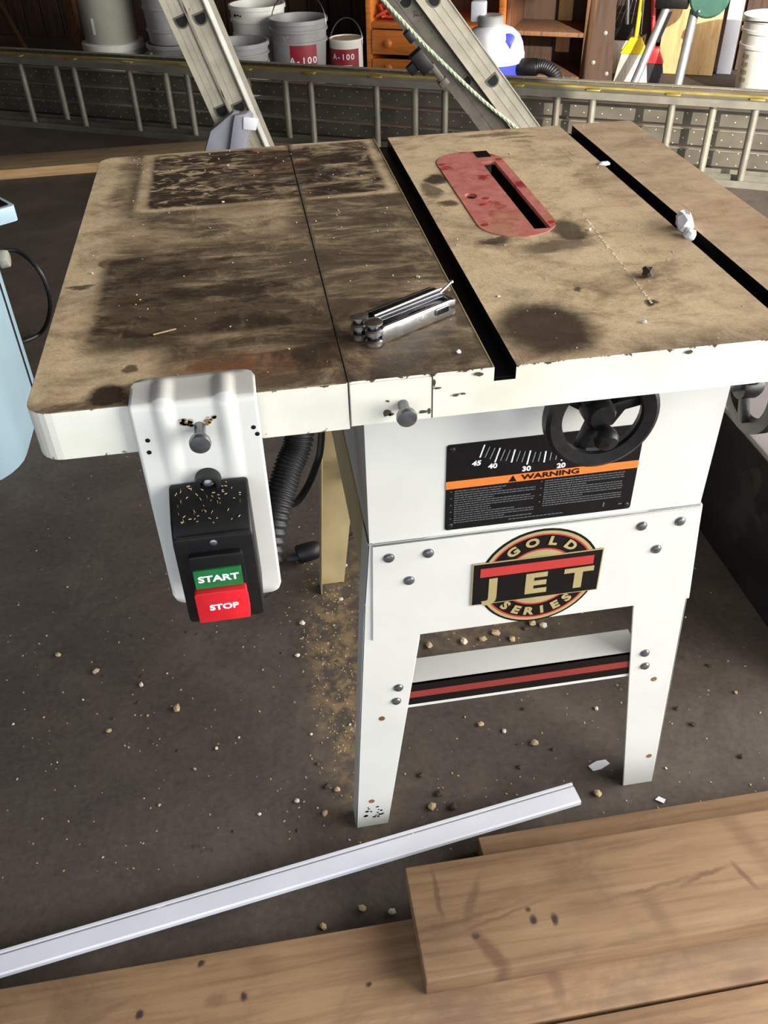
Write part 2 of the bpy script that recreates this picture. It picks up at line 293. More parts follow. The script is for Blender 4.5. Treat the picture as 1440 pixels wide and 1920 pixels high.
# ------------------------------------------------------------------ mesh builder
class MB:
    def __init__(s): s.v = []; s.f = []; s.mi = []; s.m = 0
    def add(s, vs, fs):
        o = len(s.v); s.v += [tuple(v) for v in vs]
        for f in fs: s.f.append([i + o for i in f]); s.mi.append(s.m)
        return s
    def box(s, x0, y0, z0, x1, y1, z1):
        return s.add([(x, y, z) for z in (z0, z1) for y in (y0, y1) for x in (x0, x1)],
                     [(0, 2, 3, 1), (4, 5, 7, 6), (0, 1, 5, 4), (2, 6, 7, 3), (0, 4, 6, 2), (1, 3, 7, 5)])
    def obox(s, o, a, b, c, da, db, dc):        # oriented box: origin, unit axes, (lo,hi) on each
        p = [V(o) + V(a) * i + V(b) * j + V(c) * k for k in dc for j in db for i in da]
        return s.add(p, [(0, 2, 3, 1), (4, 5, 7, 6), (0, 1, 5, 4), (2, 6, 7, 3), (0, 4, 6, 2), (1, 3, 7, 5)])
    def cyl(s, p0, p1, r0, r1=None, n=16, cap=True):
        p0, p1 = V(p0), V(p1); r1 = r0 if r1 is None else r1
        d = (p1 - p0).normalized(); a = d.orthogonal().normalized(); b = d.cross(a)
        vs = []
        for p, r in ((p0, r0), (p1, r1)):
            vs += [p + (a * math.cos(t) + b * math.sin(t)) * r for t in [2 * math.pi * i / n for i in range(n)]]
        fs = [(i, (i + 1) % n, n + (i + 1) % n, n + i) for i in range(n)]
        if cap: fs += [tuple(range(n))[::-1], tuple(range(n, 2 * n))]
        return s.add(vs, fs)
    def tube(s, pts, r, n=8, cap=True):
        pts = [V(p) for p in pts]; vs = []; fs = []; prev = None
        for i, p in enumerate(pts):
            d = (pts[min(i + 1, len(pts) - 1)] - pts[max(i - 1, 0)]).normalized()
            a = d.orthogonal().normalized() if prev is None else (prev - d * prev.dot(d)).normalized()
            prev = a; b = d.cross(a); rr = r[i] if hasattr(r, '__len__') else r
            vs += [p + (a * math.cos(2 * math.pi * k / n) + b * math.sin(2 * math.pi * k / n)) * rr for k in range(n)]
        for i in range(len(pts) - 1):
            for k in range(n):
                fs.append((i * n + k, i * n + (k + 1) % n, (i + 1) * n + (k + 1) % n, (i + 1) * n + k))
        if cap: fs += [tuple(range(n))[::-1], tuple(range((len(pts) - 1) * n, len(pts) * n))]
        return s.add(vs, fs)
    def lathe(s, prof, o=(0, 0, 0), axis=(0, 0, 1), n=28, close=False):
        d = V(axis).normalized(); a = V((1, 0, 0)) if abs(d.x) < 0.9 else V((0, 1, 0))
        a = (a - d * a.dot(d)).normalized(); b = d.cross(a); o = V(o); vs = []; fs = []
        for r, h in prof:
            vs += [o + d * h + (a * math.cos(2 * math.pi * k / n) + b * math.sin(2 * math.pi * k / n)) * r for k in range(n)]
        m = len(prof)
        for i in range(m if close else m - 1):
            j = (i + 1) % m
            for k in range(n): fs.append((i * n + k, i * n + (k + 1) % n, j * n + (k + 1) % n, j * n + k))
        if not close:
            if prof[0][0] > 1e-6: fs.append(tuple(range(n))[::-1])
            if prof[-1][0] > 1e-6: fs.append(tuple(range((m - 1) * n, m * n)))
        return s.add(vs, fs)
    def prism(s, poly, ext, holes=()):          # poly: 3D points of a planar outline, extruded by ext
        loops = [[V(p) for p in poly]] + [[V(p) for p in h] for h in holes]; ext = V(ext)
        flat = [p for l in loops for p in l]; n = len(flat)
        tri = [tuple(t) for t in tessellate_polygon(loops)] if holes or len(poly) > 4 else [tuple(range(n))]
        fs = [t[::-1] for t in tri] + [tuple(i + n for i in t) for t in tri]
        o = 0
        for l in loops:
            k = len(l)
            for i in range(k): fs.append((o + i, o + (i + 1) % k, n + o + (i + 1) % k, n + o + i))
            o += k
        return s.add(flat + [p + ext for p in flat], fs)
    def build(s, name, mats, parent=None, bevel=0.0, seg=2, smooth=True, angle=38, origin=False, topmat=None):
        me = bpy.data.meshes.new(name)
        me.from_pydata([tuple(v) for v in s.v], [], s.f)
        bm = bmesh.new(); bm.from_mesh(me)
        for f, m in zip(bm.faces, s.mi): f.material_index = m
        bmesh.ops.recalc_face_normals(bm, faces=bm.faces)
        if bevel:
            es = [e for e in bm.edges if len(e.link_faces) == 2 and e.calc_face_angle(0) > 0.5]
            bmesh.ops.bevel(bm, geom=es, offset=bevel, segments=seg, affect='EDGES', profile=0.5, clamp_overlap=True)
        loc = V((0, 0, 0))
        if origin:
            lo = [min(v.co[i] for v in bm.verts) for i in range(3)]; hi = [max(v.co[i] for v in bm.verts) for i in range(3)]
            loc = V(((lo[0] + hi[0]) / 2, (lo[1] + hi[1]) / 2, lo[2]))
            for v in bm.verts: v.co -= loc
        if topmat is not None:
            for f in bm.faces: f.material_index = 0 if f.normal.z > 0.7 else topmat
        bm.to_mesh(me); bm.free()
        for m in (mats if isinstance(mats, (list, tuple)) else [mats]): me.materials.append(M[m])
        if smooth:
            me.polygons.foreach_set('use_smooth', [True] * len(me.polygons)); me.set_sharp_from_angle(angle=math.radians(angle))
        ob = bpy.data.objects.new(name, me); COL.objects.link(ob); ob.location = loc
        if parent: ob.parent = parent
        return ob
def tag(o, label=None, cat=None, group=None, kind=None):
    if label: o['label'] = label
    if cat: o['category'] = cat
    if group: o['group'] = group
    if kind: o['kind'] = kind
    return o
def thing(name, label, cat, loc=(0, 0, 0), rz=0.0, group=None):
    o = bpy.data.objects.new(name, None); COL.objects.link(o); o.empty_display_size = 0.05
    o.location = loc; o.rotation_euler = (0, 0, rz); return tag(o, label, cat, group)
def rounded(x0, y0, x1, y1, r, n=5):
    pts = []
    for cx, cy, a in ((x1 - r, y1 - r, 0), (x0 + r, y1 - r, 90), (x0 + r, y0 + r, 180), (x1 - r, y0 + r, 270)):
        for i in range(n + 1):
            t = math.radians(a + 90 * i / n); pts.append((cx + r * math.cos(t), cy + r * math.sin(t)))
    return pts
def text(name, s, size, o, u, up, mat, parent, sx=1.0, bold=0.0, shear=0.0, center=True, ext=0.0002):
    c = bpy.data.curves.new('tmp', 'FONT'); c.body = s; c.size = size; c.extrude = ext; c.offset = bold; c.shear = shear
    c.align_x = 'CENTER' if center else 'LEFT'; c.align_y = 'CENTER'; c.resolution_u = 3
    t = bpy.data.objects.new('tmp', c); COL.objects.link(t)
    dg = bpy.context.evaluated_depsgraph_get()
    me = bpy.data.meshes.new_from_object(t.evaluated_get(dg)); bpy.data.objects.remove(t); bpy.data.curves.remove(c)
    u = V(u).normalized(); up = V(up).normalized(); n = u.cross(up)
    for v in me.vertices: v.co = V(o) + u * (v.co.x * sx) + up * v.co.y + n * v.co.z
    me.materials.clear(); me.materials.append(M[mat]); me.name = name
    ob = bpy.data.objects.new(name, me); COL.objects.link(ob); ob.parent = parent; return ob
X, Y_, Z = V((1, 0, 0)), V((0, 1, 0)), V((0, 0, 1))

# ================================================================== the setting
def struct(mb, name, mat, **k): return tag(mb.build(name, mat, **k), kind='structure')
fl = MB().box(-9, -7, -0.1, 9, 9, 0); struct(fl, 'floor', 'floor', smooth=False)
def wallbox(u0, v0, z0, u1, v1, z1, mb=None):
    mb = mb or MB(); return mb.obox((0, 0, 0), U, W, Z, (u0, u1), (v0, v1), (z0, z1))
wb = struct(wallbox(-5.2, 5.12, 0, 2.9, 5.22, 2.6), 'wall_back', 'wall', smooth=False)
k = 0
u = -5.2
while u < 2.7:                       # vertical planks of the back wall
    w = 0.13 + 0.03 * ((k * 7) % 5) / 5
    wallbox(u + 0.004, 5.098, 0, u + w - 0.004, 5.12, 2.6).build('plank', 'wall', wb, bevel=0.003, seg=1); u += w; k += 1
struct(wallbox(-5.3, -2.6, 0, -5.2, 5.22, 2.6), 'wall_left', 'siding', smooth=False)
m = wallbox(2.7, 4.5, 0, 2.8, 5.22, 2.6); wallbox(2.7, -2.6, 0, 2.8, -1.8, 2.6, m); wallbox(2.7, -1.8, 2.3, 2.8, 4.5, 2.6, m)
struct(m, 'wall_right', 'siding', smooth=False)
m = wallbox(-5.2, -2.6, 0, -1.7, -2.5, 2.6); wallbox(-1.7, -2.6, 2.35, 2.8, -2.5, 2.6, m)
struct(m, 'wall_front', 'siding', smooth=False)
struct(wallbox(-9, -7.4, 0, 5.9, -7.0, 4.8), 'wall_sun_block', 'siding', smooth=False)  # unseen wall, added to block the low sun from the saw
struct(wallbox(-5.3, -2.6, 2.6, 2.8, 5.22, 2.7), 'ceiling', 'ceil', smooth=False)

# ================================================================== table saw
H = 0.804; D = 0.690; TB = 0.0445
saw = thing('table_saw', 'white contractor table saw with dusty rusted top on splayed sheet-metal stand', 'table saw')
# main table: rectangular casting with two mitre slots and a throat opening
S1, S2, SW, RX = 0.127, 0.4074, 0.0195, 0.5205
def stadium(x0, y0, x1, y1, n=10):
    r = (x1 - x0) / 2; c = (x0 + x1) / 2
    return [(c + r * math.cos(t), y1 - r + r * math.sin(t)) for t in [math.pi * i / n for i in range(n + 1)]] + \
           [(c + r * math.cos(t), y0 + r + r * math.sin(t)) for t in [math.pi + math.pi * i / n for i in range(n + 1)]]
thr = stadium(0.191, 0.277, 0.2835, 0.594)
mt = MB()
mt.box(0.0006, 0, H - TB, S1, D, H)
mt.box(S1, 0, H - TB, S1 + SW, D, H - 0.0135)
mt.prism([(S1 + SW, 0, H - TB), (S2, 0, H - TB), (S2, D, H - TB), (S1 + SW, D, H - TB)], (0, 0, TB), [[(x, y, H - TB) for x, y in thr]])
mt.box(S2, 0, H - TB, S2 + SW, D, H - 0.0135)
pts = rounded(S2 + SW, 0, RX, D, 0.006, 3); mt.prism([(x, y, H - TB) for x, y in pts], (0, 0, TB))
mto_ = mt.build('main_table', ['top', 'edge', 'black_label_and_shade'], saw, smooth=False, topmat=1)
for f in mto_.data.polygons:
    c_ = f.center
    if abs(f.normal.y) < 0.5 and (any(s0 - 0.002 < c_.x < s0 + SW + 0.002 for s0 in (S1, S2)) or (0.18 < c_.x < 0.29 and abs(f.normal.z) < 0.5)): f.material_index = 2  # slot walls, and the throat's, coloured black for deep shade
# slot floors, black in place of the deep shade in the slots
for s0 in (S1, S2):
    MB().box(s0 + 0.0005, 0.004, H - 0.0135, s0 + SW - 0.0005, D - 0.001, H - 0.0125).build('slot_shade', 'black_label_and_shade', saw)
MB().box(S1 - 0.0013, 0.002, H - 0.001, S1 - 0.0001, D, H + 0.0004).build('slot_edge_trim', 'gold_label', saw)
# wing
wg = MB(); pts = rounded(-0.2665, 0, -0.0006, D, 0.022, 6)
pts = [(x, y) if x < -0.1 else (-0.0006, 0 if y < 0.3 else D) for x, y in pts]
q = []
for p in pts:
    if not q or (V(p) - V(q[-1])).length > 1e-6: q.append(p)
wg.prism([(x, y, H - TB - 0.003) for x, y in q], (0, 0, TB + 0.0025))
tag(wg.build('extension_wing', ['top', 'edge'], saw, bevel=0.0015, seg=1, smooth=False, topmat=1), 'dark rusted extension wing with dust border')
# short painted seam strip between wing and main casting
MB().box(0.0012, -0.0012, H - TB + 0.001, 0.0745, 0.0002, H - 0.002).build('front_seam_strip', 'edge', saw)
xk = gy(810, 740, 0).x
MB().box(xk - 0.0006, -0.0014, H - TB + 0.001, xk + 0.0006, 0.0, H - 0.001).build('casting_seam', 'chip_d', saw)
for (px_, py_, rx, rz) in ((725, 774, .005, .004), (733, 777, .003, .002), (793, 772, .004, .002), (805, 770, .002, .003), (814, 718, .0015, .004), (820, 728, .004, .001), (855, 741, .003, .0014), (868, 738, .003, .0012), (897, 701, .005, .0022), (1293, 660, .004, .002), (727, 752, .002, .001)):
    c = gy(px_, py_, -0.0012); MB().prism([c + V((math.cos(a) * rx * random.uniform(.6, 1.2), 0, math.sin(a) * rz * random.uniform(.6, 1.2))) for a in [k * 0.7 for k in range(9)]], (0, -0.0004, 0)).build('paint_chip', 'chip_d', saw)
# throat insert
ins = MB(); pl = stadium(0.1915, 0.2775, 0.283, 0.5935, 14)
slot = [(0.2515, 0.296), (0.2705, 0.296), (0.2705, 0.545), (0.2515, 0.545)]
hole = [(0.207 + 0.0075 * math.cos(t), 0.418 + 0.0105 * math.sin(t)) for t in [2 * math.pi * i / 16 for i in range(16)]]
notch = [(0.2515, 0.564), (0.2705, 0.564), (0.2705, 0.5905), (0.2515, 0.5905)]
ins.prism([(x, y, H - 0.004) for x, y in pl], (0, 0, 0.0048), [[(x, y, H - 0.004) for x, y in h] for h in (slot, hole)])
io = tag(ins.build('throat_plate', 'insert', saw), 'red throat plate with blade slot')
MB().prism([(x, y, H + 0.0007) for x, y in notch], (0, 0, 0.0006)).build('splitter_notch', 'black_label_and_shade', io)
for (x, y) in ((0.198, 0.545), (0.278, 0.55), (0.277, 0.312), (0.2, 0.32), (0.223, 0.405), (0.214, 0.385)):
    MB().lathe([(0.0042, 0), (0.0042, 0.0005), (0, 0.0005)], (x, y, H + 0.0007), n=12).build('levelling_screw', 'red_label', io)
bl = MB(); R = 0.115; cz = H - 0.018 - R; prof = []
for i in range(120):
    t = 2 * math.pi * i / 120; r = R if i % 3 else R - 0.006; prof.append((0.261, 0.41 + r * math.cos(t), cz + r * math.sin(t)))
bl.prism(prof, (0.003, 0, 0)); bl.build('saw_blade', 'steel_dark', saw)
# cabinet: sheet metal box below the table
YC = 0.083; CX0, CX1, ZB = 0.0215, 0.4065, 0.550
cb = MB(); t = 0.0025; ZT = H - TB; YB = 0.60
cb.box(CX0, YC, ZB, CX1, YC + t, ZT); cb.box(CX0, YC + t, ZB, CX0 + t, YB, ZT); cb.box(CX1 - t, YC + t, ZB, CX1, YB, ZT)
cb.box(CX0 + t, YB - t, ZB, CX1 - t, YB, ZT); cb.box(CX0 + t, YC + t, ZB, CX1 - t, YB - t, ZB + t)
cb.build('cabinet', 'white_paint2', saw)
# stand
YS = YC - 0.003
def leg(mir, back):
    """tapered L-section leg; outline in x,z of the front-left one, mirrored about the saw's middle"""
    cx = (CX0 + CX1) / 2; fx = (lambda x: 2 * cx - x) if mir else (lambda x: x)
    yo = (YC + YB) - YS if back else YS; sg = -1 if back else 1
    dy = 0.012 if back else 0.0
    P = lambda x, z: (fx(x), yo + sg * 0.0 + (dy * (1 - z / ZB)), z)
    mb = MB()
    out = [(0.0195, ZB), (0.012, 0.46), (-0.0175, 0.0), (0.031, 0.0), (0.078, 0.39), (0.086, ZB)]
    if mir: out = out[::-1]
    mb.prism([P(x, z) for x, z in out], (0, sg * 0.0025, 0))
    so = [(0.0195, ZB), (0.012, 0.46), (-0.0175, 0.0)]
    for (xa, za), (xb, zb) in zip(so, so[1:]):
        wa = 0.030 + 0.012 * za / ZB; wbb = 0.030 + 0.012 * zb / ZB
        a, b = V(P(xa, za)), V(P(xb, zb))
        mb.prism([a, b, b + V((0, sg * wbb, 0)), a + V((0, sg * wa, 0))], (-0.0025 if mir else 0.0025, 0, 0))
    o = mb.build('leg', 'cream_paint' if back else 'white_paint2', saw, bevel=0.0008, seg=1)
    return o
legs = [leg(m_, b_) for b_ in (False, True) for m_ in (False, True)]
M['legchips'] = M['black_label_and_shade']
def bolt(parent, p, n=(0, -1, 0), r=0.0058, h=0.0038, mat='zinc', name='bolt_head'):
    prof = [(r * 1.12, 0), (r * 1.12, h * 0.25), (r, h * 0.3), (r * 0.85, h * 0.75), (r * 0.45, h), (0, h)]
    return MB().lathe(prof, p, n, 14).build(name, mat, parent)
for (lx, pts) in ((0, ((747, 1289), (743, 1314))), (1, ((1209, 1224), (1209, 1248)))):
    for p in pts: bolt(legs[lx], gy(*p, YS))
for (lx, pts) in ((0, ((716, 1347), (697, 1502))), (1, ((1226, 1273), (1217, 1417)))):
    for p in pts:
        c = gy(*p, YS); MB().lathe([(0.0042, 0), (0.0042, 0.0006), (0, 0.0006)], c, (0, -1, 0), 14).build('mounting_hole', 'stud', legs[lx])
for i in range(16):                                         # chipped paint at the front left foot
    c = gy(682 + random.random() * 36, 1512 + random.random() * 20, YS); s = 0.0012 + random.random() * 0.0022
    MB().prism([c + V((math.cos(a) * s * random.uniform(.6, 1.4), 0, math.sin(a) * s * random.uniform(.5, 1))) for a in [k * 1.05 for k in range(6)]], (0, -0.0004, 0)).build('paint_chip', 'black_label_and_shade', legs[0])
ap = MB(); yA = YS - 0.0025
ap.prism([(0.024, yA, ZB), (0.4065, yA, ZB), (0.4215, yA, 0.400), (0.0195, yA, 0.400)], (0, 0.0025, 0))
ap.box(0.024, yA, ZB - 0.002, 0.4065, YC + 0.004, ZB)
apr = ap.build('front_apron', 'white_paint2', saw, bevel=0.0008, seg=1)
for p in ((729, 1046), (803, 1037), (767, 1088), (1203, 986), (1275, 977), (1230, 1029)): bolt(apr, gy(*p, yA))
for (xs, nm) in ((CX0 - 0.002, 'side_apron'), (CX1 - 0.0005, 'side_apron')):
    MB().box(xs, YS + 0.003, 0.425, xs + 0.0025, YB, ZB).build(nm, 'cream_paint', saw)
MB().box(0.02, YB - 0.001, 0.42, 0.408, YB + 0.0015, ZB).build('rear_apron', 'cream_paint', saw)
# cross bar with stripe
def crossbar(y, sg, stripe):
    mb = MB(); x0, x1, z0, z1 = 0.055, 0.375, 0.258, 0.304
    mb.box(x0, y, z0, x1, y + 0.002 * sg, z1); mb.box(x0, y, z1 - 0.002, x1, y + 0.042 * sg, z1)
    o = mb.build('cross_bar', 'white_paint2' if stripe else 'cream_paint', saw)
    if stripe:
        for za, zb, mt_ in ((0.2895, 0.3025, 'black_label_and_shade'), (0.2775, 0.2895, 'brick_label'), (0.264, 0.2775, 'black_label_and_shade')):
            MB().box(x0, y - 0.0006, za, x1, y - 0.0001, zb).build('stripe', mt_, o)
crossbar(YS + 0.0035, 1, True); crossbar(YB - 0.02, -1, False)
# warning plate with bevel scale
yW = YC - 0.0012; wp = MB()
wp.prism([(x, yW, z) for x, z in rounded(0.106, 0.5565, 0.320, 0.670, 0.003, 3)], (0, 0.0012, 0))
wpo = tag(wp.build('warning_plate', 'black_label_and_shade', saw), 'black warning plate with angle scale and orange band')
MB().box(0.106, yW - 0.0004, 0.6135, 0.320, yW, 0.6235).build('orange_band', 'orange_label', wpo)
yT = yW - 0.0005
def mark(a, b, w, mat, nm):
    a, b = V((a[0], yT, a[1])), V((b[0], yT, b[1])); d = (b - a).normalized(); nrm = V((-d.z, 0, d.x)) * w / 2
    MB().prism([a - nrm, b - nrm, b + nrm, a + nrm], (0, 0.0004, 0)).build(nm, mat, wpo)
ctr = (0.243, 0.80); 
def tick(deg, r0, r1, w, mat):
    t = math.radians(deg); mark((ctr[0] - r0 * math.sin(t), ctr[1] - r0 * math.cos(t)), (ctr[0] - r1 * math.sin(t), ctr[1] - r1 * math.cos(t)), w, mat, 'scale_tick')
def px(x, y): p = gy(x, y, yT); return (p.x, p.z)
tk = [((909, 834), (900, 858)), ((938, 840), (928, 867)), ((966, 843), (959, 867)), ((995, 845), (988, 871)), ((1024, 846), (1020, 867)), ((1055, 846), (1053, 864))]
for a, b in tk: mark(px(*a), px(*b), 0.0016, 'white_label', 'scale_tick')
for i in range(len(tk) - 1):
    for j in range(1, 6):
        f = j / 6
        L = lambda k: (tk[i][k][0] * (1 - f) + tk[i + 1][k][0] * f, tk[i][k][1] * (1 - f) + tk[i + 1][k][1] * f)
        a, b = L(0), L(1); mark(px(a[0], a[1] + 2), px(b[0], b[1] - 3), 0.0012, 'black_iron' if j % 2 else 'grey_label', 'fine_tick')
def wtext(s, x, y, size, mat, sx=1.2, bold=0.0006, sh=0.0):
    p = gy(x, y, yT); return text('lettering', s, size, p, X, Z, mat, wpo, sx, bold, sh)
wtext('45', 893, 869, 0.0085, 'white_label', 1.15, 0.0003, 0.15); wtext('40', 924, 874, 0.0085, 'white_label', 1.15, 0.0003)
wtext('30', 987, 879, 0.0085, 'white_label', 1.15, 0.0003); wtext('20', 1052, 873, 0.0085, 'white_label', 1.15, 0.0003); wtext('5', 1180, 840, 0.0085, 'white_label', 1.15, 0.0003)
text('lettering', 'WARNING', 0.0092, (0.221, yT - 0.0003, 0.6185), X, Z, 'black_label_and_shade', wpo, 1.45, 0.0002)
tri = [(0.1745, 0.6145), (0.1835, 0.6145), (0.179, 0.6225)]
MB().prism([(x, yT - 0.0003, z) for x, z in tri], (0, 0.0003, 0)).build('warning_triangle', 'black_label_and_shade', wpo)
fine = MB(); rr = random.Random(3)
for (x0, x1, zt, nl) in ((0.1155, 0.2045, 0.6105, 15), (0.2155, 0.305, 0.6105, 12)):
    z = zt
    for i in range(nl):
        x = x0; end = x1 - (rr.random() < 0.35) * rr.random() * 0.06
        while x < end:
            w = 0.0015 + rr.random() * 0.0045; w = min(w, end - x + 0.001)
            fine.box(x, yT, z - 0.00125, x + w, yT + 0.0003, z); x += w + 0.0007
        if i % 3 == 0: fine.box(x0 - 0.0045, yT, z - 0.0012, x0 - 0.0028, yT + 0.0003, z)
        z -= 0.0031
for i in range(14): fine.box(0.178 + i * 0.0045, yT, 0.5617, 0.178 + i * 0.0045 + 0.0036, yT + 0.0003, 0.563)
fine.box(0.2865, yT, 0.564, 0.2883, yT + 0.0003, 0.570); fine.box(0.305, yT, 0.5645, 0.309, yT + 0.0003, 0.566)
tag(fine.build('fine_print', 'dim_label', wpo, smooth=False), kind='stuff')
for (x, z) in ((0.1115, 0.664), (0.1115, 0.5625), (0.3145, 0.5625), (0.3145, 0.664)):
    bolt(wpo, (x, yW, z), r=0.0034, h=0.0015, mat='black_iron', name='rivet')
# badge
yB = yA - 0.0006; bc = V((0.2195, 0, 0.472)); badge = None
def disc(r, off, mat, nm, par, r_in=None):
    o = (bc.x, yB - off, bc.z)
    if r_in: return MB().lathe([(r_in, 0), (r, 0), (r, 0.0004), (r_in, 0.0004)], o, (0, -1, 0), 48, True).build(nm, mat, par)
    return MB().lathe([(r, 0), (r, 0.0004), (0, 0.0004)], o, (0, -1, 0), 48).build(nm, mat, par)
badge = disc(0.0735, -0.0006, 'black_label_and_shade', 'logo_badge', saw); tag(badge, 'round black and gold maker badge with a red barred name plate')
disc(0.0705, -0.0002, 'gold_label', 'gold_ring', badge, 0.0665); disc(0.0665, -0.0002, 'red_label', 'red_ring', badge, 0.0645)
disc(0.0445, -0.0002, 'red_label', 'inner_red_ring', badge, 0.0425); disc(0.0425, -0.0002, 'gold_label', 'gold_disc', badge)
def arc(s, r, mid, step, flip):
    n_ = len(s)
    for i, ch in enumerate(s):
        a = math.radians(mid + (i - (n_ - 1) / 2) * step * (1 if flip else -1))
        o = V((bc.x + r * math.cos(a), yB - 0.0006, bc.z + r * math.sin(a)))
        up = V((math.cos(a), 0, math.sin(a))) * (-1 if flip else 1); text('lettering', ch, 0.0165, o, V((up.z, 0, -up.x)), up, 'gold_label', badge, 1.2, 0.0008)
arc('GOLD', 0.0555, 90, 25, False); arc('SERIES', 0.0555, 270, 17.5, True)
MB().prism([(x, yB - 0.0004, z) for x, z in ((0.1385, 0.4395), (0.295, 0.4395), (0.295, 0.5055), (0.1385, 0.5055))], (0, -0.0008, 0)).build('name_panel', 'gold_label', badge)
MB().prism([(x, yB - 0.0012, z) for x, z in ((0.140, 0.441), (0.2935, 0.441), (0.2935, 0.504), (0.140, 0.504))], (0, -0.0004, 0)).build('name_panel', 'black_label_and_shade', badge)
MB().prism([(x, yB - 0.0016, z) for x, z in ((0.148, 0.484), (0.284, 0.484), (0.284, 0.4975), (0.148, 0.4975))], (0, -0.0003, 0)).build('red_bar', 'red_label', badge)
for ch, x in (('J', 0.164), ('E', 0.2155), ('T', 0.268)):
    text('lettering', ch, 0.0425, (x, yB - 0.0018, 0.4625), X, Z, 'gold_label', badge, 1.3, 0.0018)
# hand wheels
def handwheel(c, ax, R, sgn, label):
    c = V(c); ax = V(ax).normalized(); w = MB()
    pr = [(R, 0.0), (R, 0.012), (R - 0.004, 0.0145), (R - 0.0155, 0.0125), (R - 0.017, 0.009), (R - 0.0145, 0.0), (R - 0.006, -0.001)]
    w.lathe(pr, c, ax, 44, True)
    o = w.build('hand_wheel', 'black_iron', saw); tag(o, label)
    a = ax.orthogonal().normalized(); a = (Z - ax * Z.dot(ax)).normalized(); b = ax.cross(a)
    for k in range(3):
        t = math.radians(42 + 120 * k); d = a * math.cos(t) + b * math.sin(t); s_ = ax.cross(d)
        MB().obox(c - ax * 0.004, d, s_, ax, (0.008, R - 0.013), (-0.0055, 0.0055), (-0.004, 0.006)).build('spoke', 'black_iron', o, bevel=0.0015)
    MB().lathe([(0.0155, -0.012), (0.0155, 0.006), (0.012, 0.012), (0, 0.012)], c, ax, 20).build('hub', 'black_iron', o)
    MB().cyl(c - ax * 0.045, c - ax * 0.008, 0.007).build('shaft', 'zinc', o)
    d = (-a * math.cos(0.2) * 0 + b * 0.0)
    return o, a, b
hw, a_, b_ = handwheel((0.2415, 0.030, 0.7265), (0, -1, 0), 0.0560, 1, 'black cast front hand wheel')
kn = MB(); kc = V((0.2445, 0.022, 0.7105)); kn.lathe([(0.006, -0.004), (0.0085, 0.0), (0.0115, 0.008), (0.012, 0.014), (0.009, 0.019), (0, 0.021)], kc, (0, -1, -0.25), 20)
kn.build('lock_knob', 'black_plastic', hw)
MB().obox((0.252, 0.045, 0.728), V((0.8, 0, -0.5)).normalized(), Y_, V((0.5, 0, 0.8)).normalized(), (-0.03, 0.028), (0, 0.03), (-0.02, 0.022)).build('gear_bracket', 'black_iron', hw, bevel=0.003)
hw2, _, _ = handwheel((0.450, 0.118, 0.682), (1, 0, 0), 0.0555, 1, 'black cast side hand wheel')
# front rail bolts
def rail_bolt(par, p, L, nm='rail_bolt'):
    p = V(p); MB().cyl(p, p + V((0, -L, -0.002)), 0.0048).build(nm, 'zinc', par)
    MB().lathe([(0.0086, 0), (0.0092, 0.003), (0.0085, 0.006), (0.004, 0.0068), (0, 0.0068)], p + V((0, -L, -0.002)), (0, -1, -0.08), 20).build(nm, 'zinc', par)
rail_bolt(saw, (0.0465, 0.0, 0.7775), 0.016)
# switch bracket: plate bent over the wing, hanging at its front edge
br = MB(); bx0, bx1, zt = -0.1815, -0.0775, H + 0.0015
zb = 0.583
def sect(x):                                     # pressed ribs
    e = 0.0
    for cx_ in (-0.155, -0.104):
        e += max(0, 1 - ((x - cx_) / 0.0085) ** 2)
    return 0.0042 * e
nx = 40; rows = []
path = [(0.036, zt)] + [(0.036 - 0.036 * i / 6, zt) for i in range(1, 6)] + [(-0.004 - 0.004 * math.sin(t), zt - 0.006 * (1 - math.cos(t)) - 0.0) for t in [math.pi / 2 * i / 5 for i in range(6)]] + [(-0.008, zt - 0.006 - (zt - 0.006 - zb) * i / 24) for i in range(1, 25)]
verts = []
for j, (y, z) in enumerate(path):
    rowz = z; row = []
    for i in range(nx + 1):
        f = i / nx; x = bx0 + (bx1 - bx0) * f; yy, zz = y, z
        e = min(x - bx0, bx1 - x)
        r = 0.012
        if y > 0.036 - r:                         # round corners of top lip
            lim = 0.036 - (r - math.sqrt(max(0, r * r - max(0, r - e) ** 2))); yy = min(y, lim)
        if z < zb + r:
            lim = zb + (r - math.sqrt(max(0, r * r - max(0, r - e) ** 2))); zz = max(z, lim)
        s_ = sect(x)
        if z >= zt - 0.0005: zz += s_ * min(1, max(0, (0.034 - y) / 0.01)) * 0.9
        else: yy -= s_ * max(0, 1 - (zt - z) / 0.11)
        row.append((yy, zz, x))
    rows.append(row)
n1 = nx + 1
verts = [(x, y, z) for row in rows for (y, z, x) in row]
fs = [(j * n1 + i, j * n1 + i + 1, (j + 1) * n1 + i + 1, (j + 1) * n1 + i) for j in range(len(rows) - 1) for i in range(nx)]
br.add(verts, fs)
bro = br.build('switch_bracket', 'white_paint2', saw, angle=60)
md = bro.modifiers.new('sheet', 'SOLIDIFY'); md.thickness = 0.0018; md.offset = 0
tag(bro, 'white bent sheet-metal switch bracket')
rail_bolt(bro, (-0.1275, -0.008, 0.7815), 0.020)
for i in range(26):                                          # scorched chips beside the bolt
    s_ = random.choice((-1, 1)); c = V((-0.1275 + s_ * random.uniform(0.006, 0.015), -0.0095, 0.0)); c.z = 0.784 + abs(c.x + 0.1275) * 0.35 + random.uniform(-0.003, 0.003); r = random.uniform(0.0010, 0.0026)
    MB().prism([c + V((math.cos(a) * r, 0, math.sin(a) * r * 0.7)) for a in [k * 1.05 for k in range(6)]], (0, -0.0003, 0)).build('paint_chip', random.choice(['black_label_and_shade', 'stud', 'cream_paint']), bro)
